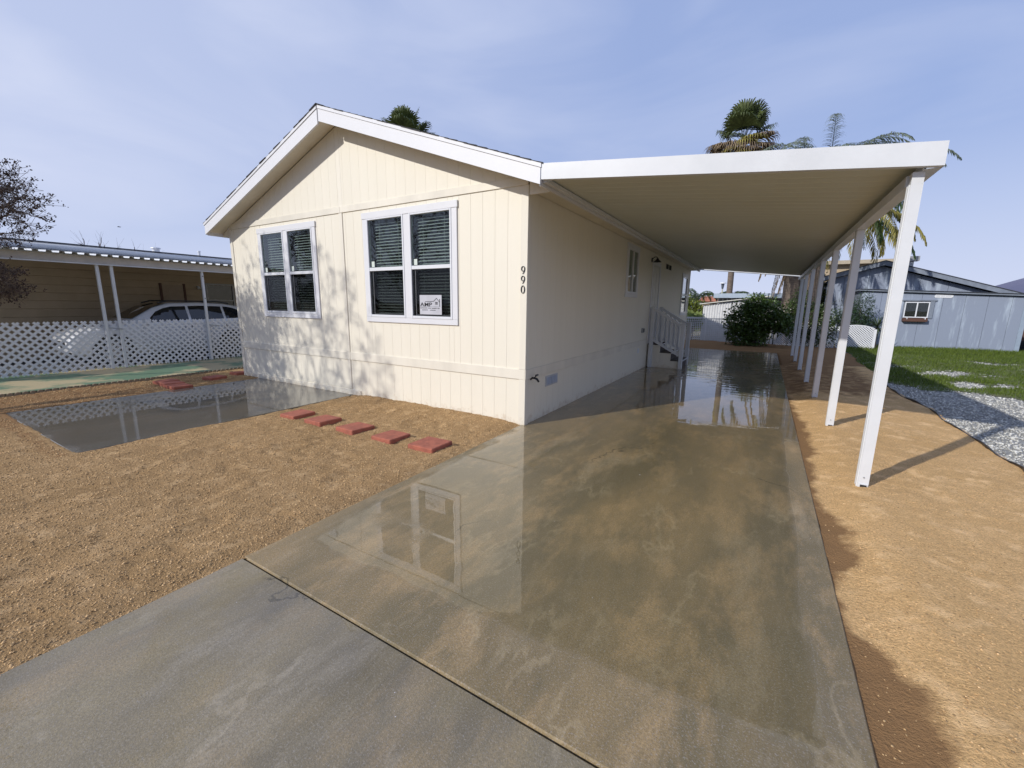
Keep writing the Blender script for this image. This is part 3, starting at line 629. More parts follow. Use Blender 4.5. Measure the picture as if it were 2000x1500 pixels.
# side windows, door and the small things on the side wall
def sbox(name, y0, y1, z0, z1, p0, p1, m, par, bev=.002): return box(name, (p0, y0, z0), (p1, y1, z1), m, par, bev=bev)
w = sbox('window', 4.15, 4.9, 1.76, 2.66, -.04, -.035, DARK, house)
for a in ((4.065, 4.997, 2.655, 2.742), (4.075, 4.987, 1.686, 1.765), (4.075, 4.155, 1.7655, 2.6545), (4.907, 4.987, 1.7655, 2.6545)): sbox('window_trim', *a, 0, .02, WHITE, w)
for a in ((4.156, 4.19, 1.766, 2.654), (4.872, 4.906, 1.766, 2.654), (4.191, 4.871, 1.766, 1.80), (4.191, 4.871, 2.62, 2.654), (4.51, 4.555, 1.801, 2.619)): sbox('sash_frame', *a, -.02, .028, VINYL, w)
for a in ((4.191, 4.509, 1.801, 2.619), (4.556, 4.871, 1.801, 2.619)): sbox('glass_pane', *a, .0, .004, GLASS, w, 0)
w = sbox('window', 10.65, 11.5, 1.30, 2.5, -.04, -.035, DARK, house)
for a in ((10.56, 11.70, 2.50, 2.60), (10.565, 11.695, 1.221, 1.30), (10.565, 10.655, 1.301, 2.499), (11.605, 11.695, 1.301, 2.499)): sbox('window_trim', *a, 0, .02, WHITE, w)
for a in ((10.656, 10.69, 1.301, 2.499), (11.57, 11.604, 1.301, 2.499), (10.691, 11.569, 1.301, 1.335), (10.691, 11.569, 2.465, 2.499), (10.691, 11.569, 1.88, 1.92)): sbox('sash_frame', *a, -.02, .028, VINYL, w)
for a in ((10.691, 11.569, 1.336, 1.879), (10.691, 11.569, 1.921, 2.464)): sbox('glass_pane', *a, .0, .004, GLASS, w, 0)
dr = sbox('door', 6.38, 7.10, .62, 2.50, -.03, .004, mat('off_white_door', (.66, .64, .58), rough=.45), house, .004)
for a in ((6.29, 6.379, .60, 2.60), (7.101, 7.19, .60, 2.60), (6.3795, 7.1005, 2.501, 2.60)): sbox('door_trim', *a, 0, .022, WHITE, dr)
for (a, b) in ((.75, 1.35), (1.5, 2.35)):
    sbox('door_panel', 6.47, 6.69, a, b, .0045, .012, mat('off_white_door', (.66, .64, .58)), dr); sbox('door_panel', 6.78, 7.01, a, b, .0045, .012, mat('off_white_door', (.66, .64, .58)), dr)
MB().tube([(.01, 6.43, 1.42), (.05, 6.43, 1.42), (.06, 6.43, 1.42)], [.012, .012, .025], 10).build('handle', CHROME, dr)
vt = sbox('exhaust_vent', 7.80, 8.62, 2.50, 2.68, .0, .012, CREAMT, house)
for a in (7.84, 8.24): sbox('vent_opening', a, a+.33, 2.525, 2.655, .0125, .016, DARK, vt)
fv = sbox('foundation_vent', .565, .955, .405, .548, .0, .010, mat('grey_vent_frame', (.50, .50, .50), rough=.5), house)
for k in range(7): sbox('louvre', .59+.05*k, .625+.05*k, .425, .528, .0102, .017, mat('blue_grey_louvre', (.40, .45, .55), rough=.4), fv)
ob = sbox('outlet_box', 5.64, 5.76, .885, .995, .0, .045, MESHM, house); sbox('outlet_cover', 5.655, 5.745, .90, .98, .0455, .055, mat('dark_grey_plastic', (.06, .06, .06), rough=.4), ob)
sbox('cable_plate', 5.40, 5.52, .42, .53, .0, .008, VINYL, house)
fc = MB().tube([(.0, .155, .588), (.05, .155, .588), (.085, .155, .58), (.115, .155, .545)], [.012, .012, .016, .013], 8).build('faucet', BLACK, house, smooth=True)
MB().tube([(.05, .155, .59), (.085, .155, .63)], .008, 6).tube([(.085, .125, .63), (.085, .185, .63)], .011, 6).build('faucet_handle', BLACK, fc)
MB().tube([(.0, .155, .588), (.006, .155, .588)], .03, 12).build('faucet_flange', BLACK, fc)
# barn style wall lamp
lp = MB().tube([(.0, 6.20, 2.60), (.012, 6.20, 2.60)], .055, 16).build('wall_lamp', BLACK, house)
MB().tube([(.01, 6.20, 2.62), (.06, 6.20, 2.665), (.11, 6.20, 2.665), (.13, 6.20, 2.64), (.13, 6.20, 2.61)], .010, 8).build('lamp_arm', BLACK, lp, smooth=True)
MB().tube([(.13, 6.20, 2.63), (.13, 6.20, 2.60), (.13, 6.20, 2.57), (.13, 6.20, 2.545)], [.022, .035, .075, .095], 20, cap=False).build('lamp_shade', BLACK, lp, smooth=True)
# numerals 990
hn = thing('house_number', (-.045, -.012, 1.62), 'black serif house number 990 stacked down the corner trim', 'house number')
def ring(mb, cx, cz, rx, rz, t0, t1, a0, a1, y0, n=22):
    """stroke around an ellipse; t = half stroke width (thin at top and bottom, thick at the sides)"""
    pin, pout = [], []
    for k in range(n+1):
        a = a0+(a1-a0)*k/n; t = t0+(t1-t0)*abs(math.cos(a)); pin.append((cx+(rx-t)*math.cos(a), cz+(rz-t)*math.sin(a))); pout.append((cx+(rx+t)*math.cos(a), cz+(rz+t)*math.sin(a)))
    for k in range(n): mb.prism([pin[k], pin[k+1], pout[k+1], pout[k]], 'y', y0, y0+.008)
for i, ch in enumerate('990'):
    cz = 1.905-.112*i; mb = MB(); cx = -.043
    if ch == '0': ring(mb, cx, cz, .0225, .044, .0022, .0058, 0, 2*math.pi, -.0205)
    else:
        ring(mb, cx-.001, cz+.016, .0215, .028, .0022, .0055, 0, 2*math.pi, -.0205, 20)
        ring(mb, cx-.028, cz+.018, .0488, .066, .0016, .0045, 0, -1.15, -.0206, 12)
    mb.build('digit', INK, hn)
# AMP sign leaning in the window
sg = thing('window_sign', (-1.50, .03, 1.345), 'white AMP card with black house logo standing in the window', 'sign')
box('sign_card', (-1.700, -.0170, 1.352), (-1.305, -.0140, 1.617), SIGNW, sg)
def text(body, x, z, size, name='lettering', ext=.0008, sx_=1, bold=0):
    cu = bpy.data.curves.new(name, 'FONT'); cu.body = body; cu.size = size; cu.extrude = ext; cu.offset = bold
    o = bpy.data.objects.new(name, cu); COL.objects.link(o); dg = bpy.context.evaluated_depsgraph_get(); me = bpy.data.meshes.new_from_object(o.evaluated_get(dg)); bpy.data.objects.remove(o)
    me.materials.append(INK); o = bpy.data.objects.new(name, me); COL.objects.link(o); o.rotation_euler[0] = rad(90); o.location = (x, -.0182, z); o.scale = (sx_, 1, 1); adopt(o, sg); return o
text('AMP', -1.690, 1.464, .073, sx_=1.5, bold=.0012)
def stroke(mb, pts, t):
    for a, b in zip(pts, pts[1:]): mb.beam((a[0], -.0180, a[1]), (b[0], -.0180, b[1]), .0016, t, up=(0, 0, 1)) if abs(a[0]-b[0]) > 1e-4 else mb.box((a[0]-t/2, -.0188, min(a[1], b[1])), (a[0]+t/2, -.0172, max(a[1], b[1])))
mb = MB(); stroke(mb, [(-1.60, 1.526), (-1.445, 1.532), (-1.392, 1.574), (-1.335, 1.515)], .007); stroke(mb, [(-1.338, 1.564), (-1.338, 1.462)], .009); stroke(mb, [(-1.69, 1.458), (-1.325, 1.458)], .002)
for dx in (0, .022):
    for dz in (0, .019): mb.box((-1.414+dx, -.0188, 1.489+dz), (-1.397+dx, -.0172, 1.504+dz))
mb.build('logo', INK, sg)
mb = MB()
for (a, b, z) in ((-1.695, -1.560, 1.440), (-1.548, -1.49, 1.439), (-1.478, -1.392, 1.437), (-1.378, -1.345, 1.436), (-1.66, -1.553, 1.413), (-1.515, -1.418, 1.412)):
    x = a
    while x < b: w_ = rnd.uniform(.003, .006); mb.box((x, -.0180, z-.0045), (x+w_, -.0172, z+rnd.choice((.0045, .0035)))); x += w_+.0018
mb.build('small_print', INK, sg)

# ================================================================== PORCH STEPS
st = thing('porch_steps', (.45, 6.8, 0), 'cream porch steps with white handrails beside the driveway', 'steps')
Y0, Y1 = 6.35, 7.22
for (xa, xb, zt) in ((.02, .315, .57), (.315, .58, .38), (.58, .83, .195)):
    box('step_side', (xa, Y0, -.01), (xb-.001, Y0+.03, zt-.012), CREAMT, st); box('step_side', (xa, Y1-.03, -.01), (xb-.001, Y1, zt-.012), CREAMT, st)
    box('tread', (xa, Y0-.01, zt-.011), (xb+.012, Y1+.01, zt+.012), TREAD, st); box('riser', (xb-.02, Y0+.031, zt-.21 if zt > .2 else 0), (xb-.0015, Y1-.031, zt-.012), TREAD, st)
    box('nosing', (xb+.0125, Y0-.01, zt-.02), (xb+.022, Y1+.01, zt+.012), WHITE, st)
for yy in (Y0-.03, Y1+.01):
    ra = box('railing', (.05, yy-.035, 0), (.14, yy+.035, 1.49), WMETAL, st, bev=.006)
    box('newel_post', (.775, yy-.04, 0), (.865, yy+.04, 1.12), WMETAL, ra, bev=.006)
    mb = MB(); mb.beam((.14, yy, 1.43), (.775, yy, 1.055), .06, .07); mb.build('handrail', WMETAL, ra)
    mb = MB(); mb.beam((.14, yy, .68), (.775, yy, .335), .05, .06); mb.build('bottom_rail', WMETAL, ra)
    for k in range(5):
        x = .235+.112*k; zt = 1.43-(x-.14)*.5906; zb = .68-(x-.14)*.543
        box('baluster', (x-.021, yy-.02, zb), (x+.021, yy+.02, zt), WMETAL, ra)

# ================================================================== CARPORT
cp = thing('carport', (3.33, 5.9, 0), 'white metal carport roof on seven posts over the wet driveway', 'carport')
CX0, CX1, CY0, CY1 = .305, 3.43, -.296, 12.06
def cz(x): return 2.795+(2.480-2.795)*(x-.314)/(3.434-.314)   # underside level
n = int(round((CY1-CY0-.10)/.176)); ph = (CY1-CY0-.10)/n
prof = [(0, .0), (.104, .0), (.112, .003), (.150, .003), (.158, .0), (ph, .0)]
def pan_mesh():
    V = []; F = []; xs = (CX0+.006, CX1-.05)
    for t in (0, .0025):
        for x in xs:
            for (yy, zz) in prof: V.append((x, yy, cz(x)+.035+zz*1+t))
    k = len(prof)
    for i in range(k-1):
        F.append((i, i+1, k+i+1, k+i)); F.append((2*k+i, 3*k+i, 3*k+i+1, 2*k+i+1))
    return setmesh('roof_panel', V, F, SOFFIT)
pm = pan_mesh()
for k in range(n):
    o = bpy.data.objects.new('roof_panel', pm); COL.objects.link(o); o.location = (0, CY0+.055+k*ph, rnd.uniform(0, .0008)); adopt(o, cp)
def sloped(name, x0, x1, y0, y1, h0, h1, m): # box whose bottom/top follow the roof fall
    V = [(x0, y0, cz(x0)+h0), (x1, y0, cz(x1)+h0), (x1, y1, cz(x1)+h0), (x0, y1, cz(x0)+h0), (x0, y0, cz(x0)+h1), (x1, y0, cz(x1)+h1), (x1, y1, cz(x1)+h1), (x0, y1, cz(x0)+h1)]
    mb = MB(); mb.add(V, BF); return mb.build(name, m, cp)
sloped('front_fascia', CX0+.006, CX1, CY0, CY0+.006, 0, .157, WMETAL)
sloped('fascia_lip', CX0+.006, CX1-.001, CY0+.0035, CY0+.052, .000, .004, WMETAL)
sloped('fascia_lip', CX0+.006, CX1-.001, CY0+.0035, CY0+.052, .146, .150, WMETAL)
sloped('rear_fascia', CX0+.006, CX1, CY1-.006, CY1, 0, .157, WMETAL)
box('gutter', (CX1-.004, CY0+.007, 2.478), (CX1, CY1-.007, 2.632), WMETAL, cp); box('gutter_floor', (CX1-.095, CY0+.053, 2.478), (CX1-.0045, CY1-.007, 2.482), WMETAL, cp)
box('gutter_back', (CX1-.10, CY0+.053, 2.478), (CX1-.0955, CY1-.007, 2.55), WMETAL, cp)
box('header_beam', (3.272, -.118, 2.395), (3.366, CY1-.06, 2.4765), WMETAL, cp, bev=.004)
box('ledger', (CX0+.002, CY0+.055, 2.775), (CX0+.05, CY1-.01, 2.815), WMETAL, cp)
sec = [(3.285, -.045), (3.355, -.045), (3.355, .045), (3.285, .045), (3.285, .030), (3.277, .030), (3.277, .012), (3.288, .012), (3.288, -.012), (3.277, -.012), (3.277, -.030), (3.285, -.030)]
mb = MB(); mb.prism([(a-3.32, b) for a, b in sec], 'z', .03, 2.394); pme = None
for i, py in enumerate((-.165, 1.93, 3.855, 5.54, 7.51, 9.34, 10.94)):
    if pme is None: p0 = mb.build('post', WMETAL, None); pme = p0.data; p = p0
    else: p = bpy.data.objects.new('post', pme); COL.objects.link(p)
    p.location = (3.32, py, 0); adopt(p, cp)
    MB().box((3.292, py-.052, .03), (3.350, py-.0452, .085)).build('foot_bracket', WMETAL, p)
    MB().box((3.300, py-.0565, .05), (3.342, py-.0522, .078)).build('bracket_slot', DARK, p)
    if i == 0: MB().box((3.286, py-.044, 2.3945), (3.354, py+.044, 2.477)).build('post_head', WMETAL, p)
    MB().tube([(3.318, py-.0452, .14), (3.318, py-.050, .14)], .006, 8).build('bolt', MESHM, p)

# ================================================================== LEFT: lattice fence, neighbour home, patio cover, car
FX = -9.85
fence = thing('lattice_fence', (FX, -.3, 0), 'long white diagonal lattice fence in front of the parked white car', 'fence')
sl = {}
def lattice(par, x, u0, u1, v0, v1, pitch, wd, th, m, axis='x', ortho=False, joined=None, arch=None):
    """diagonal slats clipped to the panel; single parts, or one joined stuff part"""
    mb = MB() if joined else None; H = v1-v0
    for s_, off in ((1, 0), (-1, th)):
        c = u0-H if s_ > 0 else u0
        while c < (u1 if s_ > 0 else u1+H):
            # line: u = c + s*(v-v0)
            a, b = v0, v1
            if s_ > 0: a = max(a, v0+(u0-c)); b = min(b, v0+(u1-c))
            else: a = max(a, v0+(c-u1)); b = min(b, v0+(c-u0))
            if b-a > .02:
                pu, pv, qu, qv = c+s_*(a-v0), a, c+s_*(b-v0), b
                if arch: # drop the ends that rise above the arched top
                    k = 0
                    while qv > arch(qu) and k < 40: qu -= s_*.02; qv -= .02; k += 1
                    if pv > arch(pu) or qv-pv < .02: c += pitch; continue
                cu, cv, L_ = (pu+qu)/2, (pv+qv)/2, math.hypot(qu-pu, qv-pv)
                if joined:
                    P_, Q_ = ((x+off, pu, pv), (x+off, qu, qv)) if axis == 'x' else ((pu, x-off, pv), (qu, x-off, qv))
                    mb.beam(P_, Q_, th, wd, up=(0, 0, 1)) if False else mb.beam(P_, Q_, wd, th, up=(1, 0, 0) if axis == 'x' else (0, 1, 0))
                else:
                    key = (round(L_, 2), th, wd)
                    if key not in sl: sl[key] = setmesh('slat', boxv(-th/2, th/2, -L_/2, L_/2, -wd/2, wd/2), BF, m)
                    o = bpy.data.objects.new('slat', sl[key]); COL.objects.link(o); o.location = (x+off, cu, cv); o.rotation_euler[0] = s_*math.pi/4; adopt(o, par)
            c += pitch
    if joined: return mb.build(joined, m, par, kind='stuff')
lattice(fence, FX, -3.6, 2.8, .01, 1.035, .135, .041, .009, VINYL)
for y in (-3.0, 1.62): box('fence_post', (FX-.07, y-.03, 0), (FX-.012, y+.03, 1.0), VINYL, fence)

nh = thing('neighbour_home', (-15, 0, 0), 'tan neighbouring mobile home in the shade of its patio cover', 'house')
mb = MB(); mb.box((-18, -3.9, -.05), (-13.02, 9, 2.62)); mb.build('wall', STUC, nh)
z = .05
while z < 2.6: box('siding_board', (-13.02, -3.9, z), (-13.0, 9, z+.195), STUC, nh, bev=.006); z += .20
mb = MB(); mb.prism([(-18.3, 2.66), (-12.72, 2.66), (-12.72, 2.84), (-15.5, 3.05), (-18.3, 2.84)], 'y', -4.1, 9.3); mb.build('roof', mat('white_metal_roof', (.62, .63, .64), rough=.4), nh)
MB().tube([(-12.66, -4.1, 2.76), (-12.66, 9.3, 2.76)], .075, 10).build('gutter', WMETAL, nh, smooth=True)
MB().box((-12.72, -4.1, 2.842), (-12.60, 9.3, 2.862)).build('roof_edge', SLATE, nh)
for (y, r, h) in ((1.30, .13, .13), (2.45, .05, .16)):
    v = MB().tube([(-13.6, y, 2.85), (-13.6, y, 2.90+h)], [r*.7, r*.7], 12).build('roof_vent', WHITE, nh); MB().tube([(-13.6, y, 2.90+h), (-13.6, y, 2.93+h)], [r, r*.9], 12).build('vent_cap', WHITE, v)
dr = box('door', (-13.0, 1.10, .10), (-12.975, 1.63, 1.96), mat('tan_door', (.36, .28, .20)), nh); box('door_trim', (-13.0, 1.04, .1), (-12.965, 1.095, 2.0), BROWN, dr); box('door_trim', (-13.0, 1.635, .1), (-12.965, 1.69, 2.0), BROWN, dr)
wn_ = box('window', (-13.0, 2.30, 1.05), (-12.98, 3.02, 1.99), CGLASS, nh)
for a, b in (((-13.0, 2.24, 2.0), (-12.95, 3.08, 2.05)), ((-13.0, 2.24, 1.0), (-12.95, 3.08, 1.045)), ((-13.0, 2.24, 1.046), (-12.95, 2.295, 1.999)), ((-13.0, 3.025, 1.046), (-12.95, 3.08, 1.999)), ((-12.979, 2.296, 1.50), (-12.955, 3.024, 1.54))): box('window_frame', a, b, MESHM, wn_)
MB().tube([(-13.0, 2.02, 1.93), (-12.9, 2.02, 1.93), (-12.88, 2.02, 1.86)], [.03, .03, .05], 8).build('porch_light', WHITE, nh)

pc = thing('patio_cover', (-10, 0, 0), 'white corrugated patio cover on thin posts along the tan home', 'patio cover')
def pz(x): return 2.395+(2.60-2.395)*(x+9.62)/(-12.9+9.62)
V, F = [], []; ys = []; y = -3.6; k = 0
while y < 9.0: ys += [(y, 0), (y+.09, 0), (y+.10, .035), (y+.17, .035)]; y += .18
for x in (-9.62, -12.95):
    for (yy, zz) in ys: V.append((x, yy, pz(x)+zz))
k = len(ys)
for i in range(k-1): F.append((i, i+1, k+i+1, k+i))
V += [(x_, y_, z_+.003) for (x_, y_, z_) in V]; F += [tuple(i+2*k for i in f)[::-1] for f in F[:k-1]]; F += [(i, 2*k+i, 2*k+i+1, i+1) for i in range(k-1)]
link('roof_sheet', setmesh('roof_sheet', V, F, WMETAL), pc)
box('front_beam', (-9.90, -3.6, 2.225), (-9.74, 9, 2.385), mat('beige_painted_beam', (.55, .50, .43), rough=.5), pc); box('beam_flange', (-9.735, -3.6, 2.215), (-9.70, 9, 2.235), WMETAL, pc)
box('ledger', (-12.97, -3.6, 2.42), (-12.93, 9, 2.58), WMETAL, pc)
for y in (-3.4, -1.15, -.92, .80, 5.2):
    p = box('post', (-9.80, y-.027, 0), (-9.74, y+.027, 2.222), WMETAL, pc, bev=.006)
    if y in (-1.15, .80): MB().beam((-9.80, y, .90), (-9.72, y+.25, .86), .012, .02).build('fence_bracket', MESHM, p)
    if y == .80:
        for z in (1.56, 2.1): MB().tube([(-9.738, y, z), (-9.733, y, z)], .012, 8).build('bolt', BLACK, p)

# --- parked car (front toward -Y, side toward the fence)
car = thing('parked_car', (-11.25, .7, 0), 'white sport utility car with black roof rails parked behind the lattice fence', 'car')
cx, cy0 = -11.25, -1.60
ST = [ # y, half width, zbottom, zbelt, ztop, xtop
 (0.00, .60, .34, .58, .62, .50), (.06, .72, .25, .66, .70, .60), (.25, .79, .20, .76, .82, .64), (.60, .82, .19, .84, .92, .66), (1.00, .83, .19, .90, .98, .66), (1.12, .83, .19, .92, 1.02, .66),
 (1.60, .835, .19, .935, 1.32, .60), (1.95, .835, .19, .945, 1.43, .58), (2.60, .835, .19, .96, 1.455, .58), (3.20, .83, .19, .985, 1.43, .57), (3.62, .82, .20, 1.01, 1.37, .55), (3.92, .79, .24, .98, 1.16, .58), (4.08, .72, .30, .86, .93, .62), (4.13, .66, .34, .70, .72, .58)]
def secp(s):
    y, w, zb, zl, zt, xt = s
    h = [(0, zb), (w*.86, zb), (w*.97, zb+.10), (w, .5*(zb+zl)), (w*.985, zl-.05), (w*.965, zl), (xt+.02, zt-.035), (xt-.06, zt-.003), (0, zt+.012)]
    return [(-x, z) for (x, z) in h[::-1]]+[(x, z) for (x, z) in h[1:]]
V, F = [], []; k = len(secp(ST[0]))
for s in ST:
    for (x, z) in secp(s): V.append((cx+x, cy0+s[0], z))
for i in range(len(ST)-1):
    for j in range(k-1): a = i*k+j; F.append((a, a+1, a+k+1, a+k))
F += [tuple(range(k)), tuple(range((len(ST)-1)*k, len(ST)*k))]
mb = MB(); mb.V = V; mb.F = F; body = mb.build('body', CARP, car, smooth=True)
def ipol(y):
    for a, b in zip(ST, ST[1:]):
        if a[0] <= y <= b[0]: t = (y-a[0])/(b[0]-a[0]); return [a[i]+(b[i]-a[i])*t for i in range(6)]
def sidept(y, t, sgn, off=.008):  # t 0 at the belt, 1 at the roof edge
    s = ipol(y); xa, za = s[1]*.965, s[3]; xb, zb = s[5]+.02, s[4]-.035
    return (cx+sgn*(xa+(xb-xa)*t+off), cy0+y, za+(zb-za)*t+.002)
for sgn in (-1, 1):
    for (ya, yb) in ((1.30, 2.28), (2.34, 3.12), (3.18, 3.66)):
        mb = MB(); ns = 6; row0 = []; row1 = []
        for i in range(ns+1):
            y = ya+(yb-ya)*i/ns; top = .88*min(1, max(.02, (y-1.25)/.42)) if ya < 2 else (.88 if yb < 3.4 else .88-.30*max(0, (y-3.35)/.31)**2)
            row0.append(sidept(y, .10, sgn)); row1.append(sidept(y, max(.12, top), sgn))
        nV = len(mb.V); mb.V += row0+row1
        for i in range(ns): mb.F.append((i, i+1, ns+2+i, ns+1+i))
        mb.build('side_window', CGLASS, car)
    mb = MB(); mb.tube([(cx+sgn*.50, cy0+1.75, 1.425), (cx+sgn*.50, cy0+1.95, 1.485), (cx+sgn*.50, cy0+3.1, 1.485), (cx+sgn*.49, cy0+3.4, 1.43)], .018, 6); mb.build('roof_rail', BLACK, car)
    mr_ = MB(); mr_.box((cx+sgn*.84-.03, cy0+1.30, .93), (cx+sgn*.84+.03+.10*sgn, cy0+1.42, 1.05)); mr_.build('wing_mirror', CARP, car)
    hl = MB(); a = [ipol(.10), ipol(.42)]; hl.V = [(cx+sgn*(a[0][1]*.98+.004), cy0+.08, .56), (cx+sgn*(a[1][1]+.006), cy0+.45, .66), (cx+sgn*(a[1][1]+.004), cy0+.45, .74), (cx+sgn*(a[0][1]*.90), cy0+.10, .66)]; hl.F = [(0, 1, 2, 3)]; hl.build('headlight', CHROME, car)
    for yy in (1.62, 2.62): box('door_handle', (cx+sgn*.838-.01, cy0+yy+.45, .80), (cx+sgn*.838+.01, cy0+yy+.60, .83), CHROME, car)
    for yy in (1.28, 2.31, 3.14): box('door_gap', (cx+sgn*.822-.006, cy0+yy, .30), (cx+sgn*.822+.013, cy0+yy+.012, .90), BLACK, car)
    for yw in (.72, 3.28):
        MB().tube([(cx+sgn*.70, cy0+yw, .33), (cx+sgn*.842, cy0+yw, .33)], .385, 28).build('wheel_arch', BLACK, car)
        w = MB().tube([(cx+sgn*.69, cy0+yw, .315), (cx+sgn*.72, cy0+yw, .315), (cx+sgn*.845, cy0+yw, .315), (cx+sgn*.855, cy0+yw, .315)], [.29, .315, .315, .295], 28).build('wheel', TYRE, car)
        mb = MB().tube([(cx+sgn*.850, cy0+yw, .315), (cx+sgn*.862, cy0+yw, .315)], .05, 12)
        for q in range(10): an = q*math.pi/5; mb.beam((cx+sgn*.857, cy0+yw, .315), (cx+sgn*.857, cy0+yw+.205*math.cos(an), .315+.205*math.sin(an)), .03, .012, up=(1, 0, 0))
        for q in range(24): a0, a1 = q*math.pi/12, (q+1)*math.pi/12; mb.beam((cx+sgn*.858, cy0+yw+.215*math.cos(a0), .315+.215*math.sin(a0)), (cx+sgn*.858, cy0+yw+.215*math.cos(a1), .315+.215*math.sin(a1)), .03, .012, up=(1, 0, 0))
        mb.build('rim', RIMM, w)
def toppt(y, t, off=.01): s = ipol(y); return (cx+t*(s[5]-.04), cy0+y, s[4]+.004+off)
mb = MB(); mb.V = [toppt(1.15, -1), toppt(1.15, 1), toppt(1.62, 1), toppt(1.62, -1), toppt(1.9, .95), toppt(1.9, -.95)]; mb.F = [(0, 1, 2, 3), (3, 2, 4, 5)]; mb.build('windscreen', CGLASS, car)
mb = MB(); mb.V = [toppt(3.70, -.9), toppt(3.70, .9), toppt(3.95, .9), toppt(3.95, -.9)]; mb.F = [(0, 1, 2, 3)]; mb.build('rear_window', CGLASS, car)
box('grille', (cx-.42, cy0-.012, .42), (cx+.42, cy0+.03, .56), BLACK, car, bev=.01); box('number_plate', (cx-.15, cy0-.03, .36), (cx+.15, cy0-.013, .44), VINYL, car)
MB().box((cx-.60, cy0-.02, .24), (cx+.60, cy0+.06, .33)).build('lower_bumper', mat('dark_grey_plastic', (.06, .06, .06)), car)

# ================================================================== VEGETATION BUILDERS
def rot(v, ax, a): return Matrix.Rotation(a, 3, ax) @ v
def cluster_tree(root, P, r0, kpow=.42, lerp=.42, seed=1):
    """branching that connects the root to every tip point (hierarchical clustering) -> list of polylines with radii, tips"""
    rg = np.random.default_rng(seed); segs = []; tips = []
    def grow(p, pts, d):
        if len(pts) == 1: segs.append((p, pts[0], .0035, .0018)); tips.append((pts[0], pts[0]-p)); return
        k = 2 if len(pts) < 40 or d > 1 else 4
        c = pts[rg.choice(len(pts), k, replace=False)]
        for _ in range(5):
            l = ((pts[:, None]-c[None])**2).sum(-1).argmin(1); c = np.array([pts[l == i].mean(0) if (l == i).any() else c[i] for i in range(k)])
        for i in range(k):
            q = pts[l == i]
            if not len(q): continue
            t = lerp if len(q) > 1 else 1
            nx = p+(c[i]-p)*t+rg.normal(0, .03, 3)*np.linalg.norm(c[i]-p)
            if len(q) == 1: grow(p, q, d+1); continue
            ra = r0*(len(pts)/len(P))**kpow; rb = r0*(len(q)/len(P))**kpow
            mid = (p+nx)/2+rg.normal(0, .04, 3)*np.linalg.norm(nx-p)+np.array([0, 0, .03])
            segs.append((p, mid, min(ra, rb*1.25), rb*1.1)); segs.append((mid, nx, rb*1.1, rb)); grow(nx, q, d+1)
    grow(np.array(root, float), np.array(P, float), 0)
    return segs, tips
def segs_mesh(segs, big=6, small=3):
    mb = MB()
    for (a, b, ra, rb) in segs: mb.tube([a, b], [max(ra, .0028), max(rb, .0022)], big if ra > .02 else small, cap=False)
    return mb
def ellpts(n, c, r, shell=.35, seed=1):
    rg = np.random.default_rng(seed); v = rg.normal(size=(n, 3)); v /= np.linalg.norm(v, axis=1, keepdims=True); return np.array(c)+v*np.array(r)*(shell+(1-shell)*rg.random((n, 1))**.6)
# ---- bare crape myrtle at the left, throws its twig shadow on the front wall
TC = (-7.55, -5.05, 3.75)
tr = thing('crape_myrtle_tree', (-7.3, -5.6, 0), 'bare winter tree with dark dry seed pods reaching in over the fence', 'tree')
Pt = np.vstack([ellpts(640, TC, (2.3, 2.0, 2.1), seed=3), ellpts(560, (-8.0, -3.15, 2.95), (1.2, 1.10, .8), .2, 5), ellpts(380, (-8.2, -3.1, 1.75), (1.0, .65, .35), .2, 6)])
Pt = Pt[Pt[:, 2] > 1.35]
sg_, tips = cluster_tree((-7.3, -5.5, .75), Pt, .062, seed=4)
for i in range(3): sg_.append((np.array([-7.3, -5.6, -.05]), np.array([-7.3+.05*(i-1), -5.5, .78]), .10, .06))
# fine side twigs
ex = []
for (p, d) in tips:
    d = d/np.linalg.norm(d)
    for _ in range(5):
        q = p-d*rnd.uniform(0, .25); e = d+np.array([rnd.gauss(0, .6), rnd.gauss(0, .6), rnd.gauss(.15, .5)]); e /= np.linalg.norm(e); L_ = rnd.uniform(.08, .24)
        ex.append((q, q+e*L_, .0028, .0018)); ex.append((p, p+d*.05, .003, .002))
ends = np.array([b for (a, b, _, _) in ex])
segs_mesh([s for s in sg_ if s[2] > .03]).build('trunk', BARK, tr, smooth=True)
segs_mesh([s for s in sg_ if s[2] <= .03]+ex, 5, 3).build('twigs', BARK, tr, kind='stuff')
pp = ends[rng.random(len(ends)) < .40]; pp = np.repeat(pp, 4, 0)+rng.normal(0, .016, (len(pp)*4, 3)); solids('seed_pods', pp, .006+.009*rng.random(len(pp)), SEED, 'stuff', tr, 1)
# ---- bare twigs behind the neighbour's roof
bt = thing('bare_tree', (-25, 3.5, 0), 'leafless pale tree whose twigs show above the tan home roof', 'tree')
sg_, tips = cluster_tree((-25, 3.4, 1.2), ellpts(170, (-25, 3.6, 3.3), (.8, 2.8, 1.5), .2, 8), .10, seed=9)
segs_mesh(sg_).build('branches', mat('pale_bark', (.24, .21, .20)), bt); MB().tube([(-25, 3.4, -.1), (-25, 3.4, 1.25)], [.14, .11], 8).build('trunk', BARK, bt)

